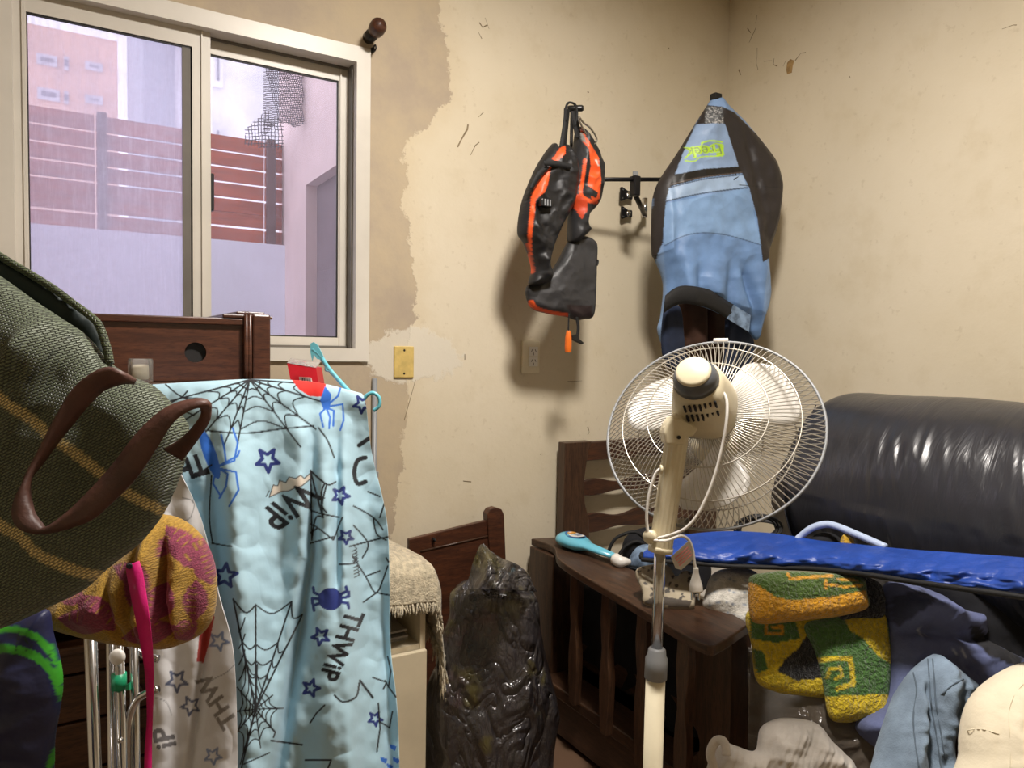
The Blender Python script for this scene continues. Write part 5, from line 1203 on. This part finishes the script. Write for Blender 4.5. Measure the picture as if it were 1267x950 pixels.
# headboard on the wall side
hy = 2.225; hp0 = onY(699, 560, hy).x; hp1 = onY(731, 560, hy).x; hz = onY(715, 547, hy).z
pts = [Vector((hp0, hy, 0)), Vector((hp0, hy, hz)), Vector((hp1+.005, hy, hz)), Vector((hp1-.01, hy, hz-.03)), Vector((hp1-.03, hy, hz-.16)), Vector((hp1-.022, hy, hz-.24)), Vector((hp1+.0, hy, hz-.31)), Vector((hp1+.005, hy, .3)), Vector((hp1+.005, hy, 0))]
mk('headboard_post', *prism(pts, (0, .045, 0), .003), 'wood_bed', t)
hx1 = 2.42
mk('headboard_post', *prism([Vector((2*1.0*(hp0+hx1)/2-p.x, p.y, p.z)) for p in pts][::-1], (0, .045, 0), .003), 'wood_bed', t)
mk('headboard_rail', *box(hp1-.02, hx1-.06, hy+.008, hy+.04, onY(760, 568, hy).z, hz-.004, .004), 'wood_bed_h', t)
def wavy(z0, z1):
    xs2 = np.linspace(hp1-.03, hx1-.06, 60); tw = .010*np.sin((xs2-hp1)*2*PI/.26+.8)
    return prism([Vector((x, hy+.012, z1+w_)) for x, w_ in zip(xs2, tw)]+[Vector((x, hy+.012, z0-w_*.6)) for x, w_ in zip(xs2[::-1], tw[::-1])], (0, .02, 0), .002)
for a, b in ((594, 609), (636, 654), (690, 708)): mk('wavy_slat', *wavy(onY(760, b, hy).z, onY(760, a, hy).z), 'wood_bed_h', t)
mk('bed_base', *join(box(1.57, 2.46, .32, 2.22, .16, .22), box(1.57, 1.60, .32, 2.22, .08, .30)), 'wood_bed_x', t)
for x, y in ((1.585, .36), (2.42, .36)): mk('leg', *box(x, x+.04, y, y+.05, 0, .16), 'wood_bed', t)
# mattress in film
mk('plastic_wrapped_mattress', *box(1.67, 2.45, .34, 2.20, .222, .44, .03), 'beige_rib', None, True, label='beige mattress lying on the wooden bed under the clothes', cat='mattress')
rows = [[(925, 800, 1.92), (1000, 830, 1.84), (1060, 850, 1.80), (1120, 880, 1.78)], [(925, 835, 1.88), (990, 862, 1.80), (1050, 885, 1.77), (1110, 905, 1.74)], [(926, 870, 1.86), (980, 895, 1.77), (1040, 915, 1.74), (1100, 930, 1.72)], [(925, 930, 1.86), (980, 950, 1.77), (1040, 970, 1.74), (1100, 990, 1.72)]]
V, Fs, px, py, uv = patch(rows, 60, 70, lambda px, py, u, v: .012*crumple(px*.012, py*.03, 1, 3))
solid(mk('plastic_sheet', V, Fs, 'plastic_sheet', None, True, label='crumpled clear plastic sheet hanging off the bed below the knit sweater', cat='plastic sheet'), .002)
# dark bundle behind the spindles
out = [(690, 745), (700, 725), (740, 722), (800, 742), (860, 778), (900, 800), (910, 860), (905, 905), (860, 925), (760, 868), (695, 832)]
V, Fs, px, py, uv = pillow(out, onX(790, 800, 1.61), (-1, 0, 0), .03, .010, rnd=.06, fold=lambda u, v, px, py: .02*crumple(px*.012, py*.012, 1, 3))
mk('dark_duffel', V, Fs, 'dark_cloth', None, True, label='black duffel bag on the bed behind the spindle rail', cat='bag')

# ---- wrapped roll by the right wall
rc = Vector((2.165, 0, .935)); Rr = .30; nr, nc = 230, 180; V = []
ys = np.concatenate([np.linspace(1.50, 1.40, 40, endpoint=False), np.linspace(1.40, .45, nr-40)])
for i, y in enumerate(ys):
    f_ = max(0, (y-1.40)/.10); rad = Rr*(1-.30*(1-math.sqrt(max(0, 1-f_**2))))
    for j in range(nc): a = 2*PI*j/nc; V.append((rc.x+rad*math.cos(a), y, rc.z+rad*math.sin(a)))
V = np.array(V); ang = np.arctan2(V[:, 2]-rc.z, V[:, 0]-rc.x); yy = V[:, 1]
dirv = np.stack([np.cos(ang), np.zeros_like(ang), np.sin(ang)], 1)
# pulled ridges around the roll, strongest on the upper front
um = np.exp(-((np.abs(ang)-2.62)/.42)**2)
rid = (1-2*np.abs(noise3(np.stack([yy*26+ang*1.6, ang*1.1, np.full_like(yy, 2.2)], 1))))
zone = np.clip(noise3(np.stack([yy*3.3, np.full_like(yy, .5), np.full_like(yy, .1)], 1))*1.6+.55, .1, 1)
V += dirv*(.006*np.maximum(rid, -.2)*um*zone*2.0+.004*noise3(np.stack([yy*6, ang*2, yy*0+5], 1))+.010*noise3(np.stack([yy*2, ang*1.2, yy*0+8], 1))+.004*noise3(np.stack([yy*30+ang*4, ang*3, yy*0+1], 1))*np.clip((1.02-yy)*4, .15, 1))[:, None]
Fq = [[i*nc+j, i*nc+(j+1) % nc, (i+1)*nc+(j+1) % nc, (i+1)*nc+j] for i in range(nr-1) for j in range(nc)]
V = np.concatenate([V, [[rc.x, 1.47, rc.z], [rc.x, .45, rc.z]]])
for j in range(nc): Fq.append([nr*nc, (j+1) % nc, j]); Fq.append([nr*nc+1, (nr-1)*nc+j, (nr-1)*nc+(j+1) % nc])
t = thing('rolled_mattress', 'thick rolled mattress wrapped in black plastic film by right wall', 'mattress roll', (rc.x, .95, rc.z-Rr))
mk('wrapped_roll', V, Fq, 'roll_film', t, True)
def dent(px_, py_, a, b): q = onX(px_, py_, rc.x-Rr*.98); return q
# film tail at the far end, hanging down
V, Fs, px, py, uv = patch([[(1010, 500, 2.30), (1000, 520, 2.36), (990, 540, 2.42)], [(985, 560, 2.26), (975, 570, 2.34), (968, 575, 2.42)], [(970, 620, 2.22), (962, 615, 2.32), (955, 612, 2.42)], [(985, 680, 2.18), (972, 665, 2.30), (960, 655, 2.42)]], 50, 30, lambda px, py, u, v: .02*crumple(px*.04, py*.012, 1, 4))
solid(mk('film_end', V, Fs, 'roll_film', t, True), .003)

# ---- long blue bag across the pile
top = [(794, 685, 2.06), (815, 669, 2.09), (850, 661, 2.12), (900, 657, 2.10), (960, 660, 2.06), (1010, 668, 1.98), (1060, 673, 1.88), (1120, 679, 1.78), (1190, 684, 1.66), (1270, 690, 1.56), (1340, 698, 1.48)]
mid = [(793, 688, 2.04), (815, 683, 2.01), (850, 682, 1.99), (900, 683, 1.97), (960, 684, 1.93), (1010, 687, 1.86), (1060, 692, 1.77), (1120, 700, 1.67), (1190, 709, 1.56), (1270, 715, 1.46), (1340, 724, 1.38)]
bot = [(794, 691, 2.04), (815, 693, 2.01), (850, 695, 1.99), (900, 699, 1.97), (960, 701, 1.93), (1010, 703, 1.86), (1060, 708, 1.77), (1120, 717, 1.67), (1190, 727, 1.56), (1270, 738, 1.46), (1340, 748, 1.38)]
und = [(796, 688, 2.08), (815, 689, 2.10), (850, 690, 2.12), (900, 692, 2.10), (960, 694, 2.06), (1010, 697, 1.98), (1060, 702, 1.88), (1120, 708, 1.78), (1190, 716, 1.66), (1270, 726, 1.56), (1340, 734, 1.48)]
def bf(px, py, u, v): return (.016*crumple(px*.018, py*.05, 1, 3)+.010*nz(px*.05, py*.09, 1, 6))*np.clip(np.minimum(v, 1-v)*8, 0, 1)
V, Fs, px, py, uv = patch([top, mid, bot, und, top], 90, 240, bf)
t = thing('long_blue_bag', 'long royal blue nylon bag with black zip lying across the pile', 'bag', (1.9, 1.1, float(V[:, 2].min())))
mk('cover', V, Fs, 'blue_tarp', t, True)
i0 = [r*240 for r in range(90)]; mk('end_panel', V[i0], [list(range(89))], 'blue_tarp', t); mk('end_panel', V[[r*240+239 for r in range(90)]], [list(range(89))[::-1]], 'blue_tarp', t)
mk('zip_edge', *tube([P(a, b+1.0, d-.006) for a, b, d in bot], .0065, 6, 120), 'webbing_black', t, True)
mk('end_seam', *tube([P(*top[0]), P(*mid[0]), P(*bot[0])], .006, 6, 10), 'webbing_black', t, True)

# ---- small things between
mk('plastic_hanger', *tube([P(a, b, d) for a, b, d in ((980, 674, 2.02), (990, 664, 2.02), (1003, 654, 2.0), (1018, 649, 1.98), (1032, 650, 1.96), (1060, 661, 1.90), (1096, 677, 1.83))], .0095, 8, 40), 'handle_blue', None, True, label='pale blue plastic hanger poking up behind the blue bag', cat='hanger')
V, Fs, px, py, uv = pillow([(1040, 668), (1045, 660), (1052, 664), (1057, 670), (1055, 684), (1040, 684)], P(1048, 675, 1.93), -FW, .015, .006, fold=lambda u, v, px, py: .004*nz(px*.2, py*.2, 1, 3))
mk('yellow_cloth', V, Fs, 'orange_plastic' if 0 else 'knit_print', None, True, col=np.tile(lin('#e5b41c'), (len(V), 1)), label='scrap of bright yellow cloth under the pale blue hanger', cat='cloth')
V, Fs, px, py, uv = pillow([(996, 676), (1005, 664), (1020, 658), (1035, 662), (1048, 676), (1050, 690), (996, 690)], P(1020, 680, 2.0), -FW, .03, .01, fold=lambda u, v, px, py: .006*nz(px*.1, py*.1, 1, 3))
mk('folded_cloth', V, Fs, 'dark_cloth', None, True, label='dark folded cloth under the pale blue hanger loop', cat='cloth')
pts = []
for k_ in range(150):
    a = k_*.33; pts.append(P(938+26*math.cos(a)*(1+.15*math.sin(k_*.21)), 652+14*math.sin(a)*(1+.2*math.cos(k_*.17))+k_*.03, 2.16+.04*math.sin(k_*.5)))
mk('cable_coil', *tube(pts, .0034, 6), 'rubber', None, True, label='tangled black cable coil behind the fan cage', cat='cable')
# dark straps and printed cloth on the bed left of the fan column
t = thing('black_backpack', 'black backpack with loose straps on the bed behind the fan', 'backpack', P(790, 720, 2.25))
out = [(775, 712), (770, 690), (772, 668), (788, 655), (812, 652), (850, 660), (872, 680), (880, 712), (860, 735), (800, 732)]
V, Fs, px, py, uv = pillow(out, P(805, 695, 2.60), -Vector((FW.x, FW.y, 0)), .05, .009, rnd=.06, fold=lambda u, v, px, py: .014*crumple(px*.02, py*.02, 1, 3))
mk('body', V, Fs, 'dark_cloth', t, True)
for pts in ([(752, 684), (762, 666), (785, 658), (800, 668)], [(764, 690), (774, 676), (790, 670), (808, 682)], [(772, 700), (790, 690), (806, 676), (814, 668)]): mk('strap', *tube([P(a, b, 2.52) for a, b in pts], .006, 6, 20), 'webbing_black', t, True)
out = [(778, 700), (782, 684), (794, 674), (812, 676), (824, 690), (822, 704), (800, 706)]
V, Fs, px, py, uv = pillow(out, P(802, 690, 2.47), -FW, .02, .007, fold=lambda u, v, px, py: .008*crumple(px*.04, py*.04, 1, 3))
mk('printed_scarf', V, Fs, 'skyblue_cloth', None, True, label='crumpled pale blue cloth tucked beside the backpack straps', cat='cloth')
# bottle on the rail
bA, bB = P(693, 670, 2.50), P(748, 690, 2.33); zr_ = RZ+.021
bA = onZ(700, 668, zr_); bB = onZ(756, 689, zr_)
t = thing('spray_bottle', 'light blue bottle with frosted cap lying on the bed rail', 'bottle', ((bA.x+bB.x)/2, (bA.y+bB.y)/2, RZ))
dr_ = (bB-bA).normalized(); L_ = (bB-bA).length
V, Fs = lathe(bA-dr_*.022, dr_, [(0, 0), (.003, .026), (.012, .040), (.03, .047), (.06, .048), (.10, .045), (.13, .034), (.15, .024), (L_+.03, .0165), (L_+.032, 0)], 28)
V[:, 2] = RZ+.0275+(V[:, 2]-bA.z)*.56
bt = mk('bottle_body', V, Fs, 'bottle_blue', t, True)
lc = bA+dr_*.055; sd = dr_.cross(Vector((0, 0, 1))).normalized()
def lab(name, ra, rb, mat, z, c_, par, k0=0):
    mk(name, [c_+dr_*ra*math.cos(a)+sd*rb*math.sin(a)+Vector((0, 0, .0065+z+.0268*math.sqrt(max(0, 1-(rb*math.sin(a)/.0475)**2)))) for a in np.linspace(0, 2*PI, 24, endpoint=False)], [list(range(24))], mat, par)
simple('label_blue', '#3f6fa8', .4, var=0); simple('label_orange', '#e0a04a', .4, var=0); simple('label_white', '#e4e2dc', .4, var=0)
lab('label_oval', .046, .030, 'label_blue', .0010, lc, bt); lab('label_white_panel', .036, .024, 'label_white', .0016, lc+dr_*.006, bt); lab('label_orange_arc', .014, .017, 'label_orange', .0022, lc-dr_*.020, bt)
for i in range(3): mk('label_text', [lc+dr_*(.004+i*.009)+sd*s*.012+dr_*e+Vector((0, 0, .0357)) for s, e in ((-1, 0), (1, 0), (1, .004), (-1, .004))], [[0, 1, 2, 3]], 'label_blue', bt)
cp = onZ(742, 692, RZ+.016); ce = onZ(779, 695, RZ+.014)
mk('cap', *tube([bB+dr_*.02, bB+dr_*.045+Vector((0, 0, -.004)), ce+Vector((-.02, .0, .004)), ce], [.019, .020, .014, .008], 14, 14), 'plastic_white', t, True)
# spotted pouch
out = [(786, 716), (790, 707), (812, 703), (828, 706), (836, 718), (843, 712), (852, 712), (858, 720), (860, 750), (852, 757), (800, 753), (794, 735)]
cv = Canvas(775, 695, 870, 765, 5, '#b0a48c'); rs = np.random.RandomState(4)
for _ in range(70): x, y = 785+75*rs.rand(), 703+52*rs.rand(); cv.ell(x, y, 1+2.4*rs.rand(), .8+1.6*rs.rand(), '#4f4a44' if rs.rand() < .7 else '#b7ab95', rs.rand()*3)
cv.poly([(798, 748), (812, 740), (856, 748), (852, 756), (800, 752)], '#4c443b')
q_ = onZ(825, 752, RZ); V, Fs, px, py, uv = pillow(out, q_+Vector((0, 0, .0))-Vector((FW.x, FW.y, 0))*.0, (-FW*.55+Vector((0, 0, .75))), .016, .003, rnd=.02, fold=lambda u, v, px, py: .003*nz(px*.08, py*.08, 1, 3), back=.1)
V[:, 2] += max(0, RZ+.002-V[:, 2].min())
mk('spotted_pouch', V, Fs, 'fabric_print', None, True, col=cv.sample(px, py), label='grey beige spotted fabric pouch on the bed rail behind the fan', cat='pouch')

# ---- clothes pile
def cloth_thing(name, label, cat, out, O, N, T, res, rnd, fold, mat, cv=None, **kw):
    V, Fs, px, py, uv = pillow(out, O, N, T, res, rnd=rnd, fold=fold, **kw)
    return mk(name, V, Fs, mat, None, True, col=cv.sample(px, py) if cv else None, label=label, cat=cat)
FN = -Vector((FW.x, FW.y, 0)).normalized(); FU = (FN+Vector((0, 0, .5))).normalized()
cv = Canvas(860, 690, 950, 790, 4, '#d6d2c8')
for y in (718, 732, 747, 760): cv.curve([(876, y+3), (895, y-3), (915, y+2), (935, y-4)], 1.1, '#8d98a6')
cloth_thing('striped_towel', 'white towel with thin blue stripes wedged beside the knit sweater', 'towel', [(872, 735), (880, 712), (900, 703), (932, 706), (945, 730), (945, 790), (905, 790), (885, 765), (870, 750)], P(908, 745, 2.02), FU, .05, .006, .06, lambda u, v, px, py: .014*crumple(px*.025, py*.03, 1, 3), 'towel', cv)
# navy garment
cv = Canvas(1040, 700, 1275, 960, 2.5, '#6f79a4')
for x, y in ((1128, 775), (1178, 800), (1110, 752)):
    for i in range(3): cv.curve([(x+i*5, y+i*0), (x+4+i*5, y+7), (x+8+i*5, y+14)], 1.0, '#c3c9da')
cv.poly([(1200, 772), (1212, 776), (1235, 798), (1268, 815), (1262, 826), (1225, 812), (1203, 792)], '#2c2c30'); cv.poly([(1100, 740), (1140, 728), (1160, 742), (1108, 778)], '#454b66')
def nf(u, v, px, py):
    return .026*crumple(px*.014, py*.016, 1, 13)+.010*crumple(px*.04, py*.05, 1, 3)+.012*nz(px*.03, py*.02, 1, 3)+.03*np.exp(-((py-(752+(px-1100)*.12))/14)**2)-.03*np.exp(-((py-(782+(px-1100)*.10))/9)**2)
cloth_thing('navy_sweatshirt', 'slate blue sweatshirt with thin line print right of the knit sweater', 'sweatshirt', [(1092, 726), (1117, 722), (1155, 733), (1178, 750), (1202, 756), (1212, 774), (1232, 796), (1262, 815), (1250, 850), (1215, 880), (1180, 920), (1120, 940), (1070, 915), (1060, 890), (1094, 860), (1096, 790)], P(1150, 820, 1.80), FU, .07, .007, .07, nf, 'navy_knit', cv)
cloth_thing('black_duffel', 'black bag lying under the long blue bag at right', 'bag', [(1130, 712), (1200, 722), (1290, 735), (1310, 790), (1300, 850), (1240, 840), (1180, 780)], P(1220, 790, 1.82), FU, .05, .012, .05, lambda u, v, px, py: .02*crumple(px*.012, py*.02, 1, 6), 'dark_cloth')
# knit sweater: body, sleeve and folded top as parts
YE_, GR, BKK, MU = '#efd01c', '#4d7c34', '#15161a', '#eaa814'
sw = thing('knit_sweater', 'chunky green and yellow knit sweater with black patches', 'sweater', P(1010, 880, 1.80))
def kn(s): return lambda u, v, px, py: .006*nz(px*.05, py*.05, 1, s)+.003*nz(px*.25, py*.25, 1, s+2)
cv = Canvas(915, 695, 1110, 900, 4, YE_)
cv.poly([(928, 765), (985, 770), (990, 790), (960, 795), (930, 790)], GR); cv.line([(948, 772), (948, 784), (968, 784), (968, 775), (956, 776)], 4, MU); cv.poly([(930, 802), (945, 806), (950, 828), (938, 832), (932, 820)], GR)
cv.poly([(1000, 780), (990, 800), (972, 815), (962, 830), (985, 838), (1030, 840), (1020, 800)], BKK); cv.poly([(962, 830), (985, 822), (1010, 840), (985, 842)], BKK)
V, Fs, px, py, uv = pillow([(926, 755), (990, 752), (1030, 765), (1035, 860), (1018, 863), (985, 860), (960, 856), (936, 842), (930, 800)], P(980, 810, 1.83), FU, .025, .0042, rnd=.03, fold=kn(1))
mk('body', V, Fs, 'knit_print', sw, True, col=cv.sample(px, py))
cv = Canvas(915, 695, 1110, 900, 4, GR)
cv.poly([(1040, 758), (1096, 758), (1104, 822), (1085, 810), (1068, 790), (1052, 780)], YE_); cv.poly([(1015, 862), (1100, 858), (1100, 900), (1015, 900)], YE_)
cv.line([(1013, 816), (1052, 814), (1056, 846), (1036, 852)], 6, YE_); cv.line([(1024, 838), (1026, 828), (1040, 826), (1042, 836), (1034, 840)], 4, YE_); cv.line([(1060, 846), (1100, 858)], 3, '#3e6a1c')
V, Fs, px, py, uv = pillow([(995, 774), (1020, 765), (1042, 760), (1070, 758), (1093, 760), (1100, 787), (1102, 821), (1099, 860), (1097, 889), (1070, 890), (1047, 894), (1026, 887), (1018, 845), (1009, 808)], P(1050, 830, 1.79), FU, .028, .0042, rnd=.035, fold=kn(5))
mk('sleeve', V, Fs, 'knit_print', sw, True, col=cv.sample(px, py))
cv = Canvas(915, 695, 1110, 900, 4, '#4a6a16')
cv.poly([(922, 722), (930, 720), (945, 728), (962, 740), (985, 742), (1030, 738), (1072, 730), (1076, 760), (930, 780), (920, 760)], MU); cv.line([(975, 710), (978, 716), (1000, 714), (1030, 712)], 4, MU); cv.line([(1020, 722), (1045, 726), (1066, 724)], 3, MU); cv.line([(1022, 718), (1022, 728)], 4, MU); cv.line([(1036, 716), (1060, 718)], 3, MU)
V, Fs, px, py, uv = pillow([(926, 724), (930, 712), (950, 708), (975, 706), (1027, 709), (1065, 715), (1071, 735), (1073, 752), (1041, 762), (999, 767), (943, 772), (928, 762)], P(1000, 738, 1.80), FU, .04, .0042, rnd=.04, fold=kn(9))
mk('folded_edge', V, Fs, 'knit_print', sw, True, col=cv.sample(px, py))
V, Fs, px, py, uv = pillow([(1050, 715), (1088, 722), (1093, 764), (1060, 768), (1035, 765)], P(1070, 742, 1.85), FU, .02, .005, rnd=.02)
mk('black_yoke', V, Fs, 'knit_print', sw, True, col=np.tile(lin(BKK), (len(V), 1)))
# jeans
t = thing('jeans', 'faded blue denim jeans heaped beside the cream garment', 'jeans', P(1140, 950, 1.58))
def df(u, v, px, py):
    c = lambda x0, s, a: a*np.exp(-((px-x0)/s)**2)
    return .016*(1-2*np.abs(nz(px*.05+py*.01, py*.008, 1, 21)))+.010*(1-2*np.abs(nz(px*.02+py*.05, py*.02-px*.03, 1, 2)))+c(1133-(py-830)*.02, 5, -.03)*np.clip((py-825)/30, 0, 1)+c(1122-(py-830)*.10, 8, .012)+c(1155-(py-810)*-.02, 10, .018)+.008*crumple(px*.02, py*.014, 1, 7)-c(1172, 7, .016)*np.clip((py-845)/30, 0, 1)
V, Fs, px, py, uv = pillow([(1152, 810), (1162, 812), (1190, 834), (1206, 848), (1200, 870), (1188, 895), (1176, 925), (1172, 990), (1076, 990), (1080, 940), (1096, 885), (1108, 856), (1128, 828)], P(1140, 900, 1.60), FU, .06, .005, rnd=.06, fold=df)
mk('denim', V, Fs, 'denim', t, True)
def onmesh(V, px, py, a, b, off):   # nearest front vertex of a padded piece
    dp = (V-nEYE)@nFW; near = np.argsort((px-a)**2+(py-b)**2)[:24]; d0 = dp[near].min(); near = near[dp[near] < d0+.03][:6]; return P(a, b, float(dp[near].mean())-off)
for s_ in ([(1148, 815), (1150, 840), (1152, 870), (1158, 905), (1163, 940), (1165, 970)], [(1154, 815), (1156, 840), (1158, 870), (1164, 905), (1169, 940)], [(1130, 832), (1134, 855), (1130, 890), (1134, 930), (1140, 965)], [(1164, 860), (1178, 848), (1192, 840)]):
    mk('seam', *tube([onmesh(V, px, py, a, b, .001) for a, b in catmull([(x, y, 0) for x, y in s_], 14)[:, :2]], .0016, 5, 40), 'denim_seam', t, True)
# cream garment
cloth_thing('brown_belt_cloth', 'brown cloth edge between the jeans and cream garment', 'cloth', [(1168, 920), (1180, 900), (1195, 895), (1200, 990), (1165, 990)], P(1182, 950, 1.55), FU, .03, .008, .03, lambda u, v, px, py: .006*crumple(px*.03, py*.02, 1, 3), 'brown_cloth')
t = thing('cream_garment', 'cream cotton garment piled in the lower right corner', 'garment', P(1250, 950, 1.45))
def cf(u, v, px, py): return .010*crumple(px*.03, py*.03, 1, 4)+.014*crumple(px*.010, py*.012, 1, 17)+.008*nz(px*.02, py*.02, 1, 3)-.010*np.exp(-((px-(1214+(py-880)*-.10))/5)**2)*np.clip((py-850)/40, 0, 1)
V, Fs, px, py, uv = pillow([(1192, 990), (1188, 930), (1190, 895), (1198, 868), (1215, 846), (1242, 828), (1267, 819), (1310, 812), (1370, 830), (1400, 900), (1400, 990)], P(1270, 910, 1.46), FU, .09, .006, rnd=.10, fold=cf)
mk('cotton', V, Fs, 'cream_cotton', t, True)
for s_ in ([(1266, 846), (1254, 862), (1248, 885), (1250, 920), (1250, 950)], [(1193, 905), (1205, 902), (1220, 903), (1236, 908)]):
    mk('seam', *tube([onmesh(V, px, py, a, b, .0005) for a, b in catmull([(x, y, 0) for x, y in s_], 14)[:, :2]], .0010, 5, 40), 'cream_cotton', t, True)
# ribbed beige shirt
t = thing('ribbed_shirt', 'crumpled beige ribbed shirt at the foot of the bed rail', 'shirt', P(965, 985, 1.70))
def rf(u, v, px, py):
    c = lambda x0, s, a: a*np.exp(-((px-x0)/s)**2)
    return .030*nz(px*.02, py*.025, 1, 5)+.013*(1-2*np.abs(nz(px*.040+py*.030, py*.012-px*.006, 1, 9)))+.004*(1-2*np.abs(nz(px*.02-py*.09, py*.02+px*.02, 1, 2)))+.0024*np.sin(px*.75+py*.40+3*nz(px*.02, py*.02, 1, 4))+c(944, 8, -.02)+c(975, 16, .02)
V, Fs, px, py, uv = pillow([(879, 930), (884, 919), (893, 916), (912, 923), (934, 928), (940, 902), (955, 891), (976, 888), (1009, 894), (1026, 914), (1042, 930), (1056, 948), (1064, 1000), (885, 1000)], P(965, 950, 1.66), FU, .05, .0045, rnd=.05, fold=rf)
mk('cloth', V, Fs, 'beige_rib', t, True)
V, Fs = tube([P(a, b, d) for a, b, d in ((884, 950, 1.60), (879, 932, 1.60), (886, 917, 1.61), (896, 918, 1.60), (899, 935, 1.585))], .010, 8, 24)
mk('cuff', V, Fs, 'beige_rib', t, True)
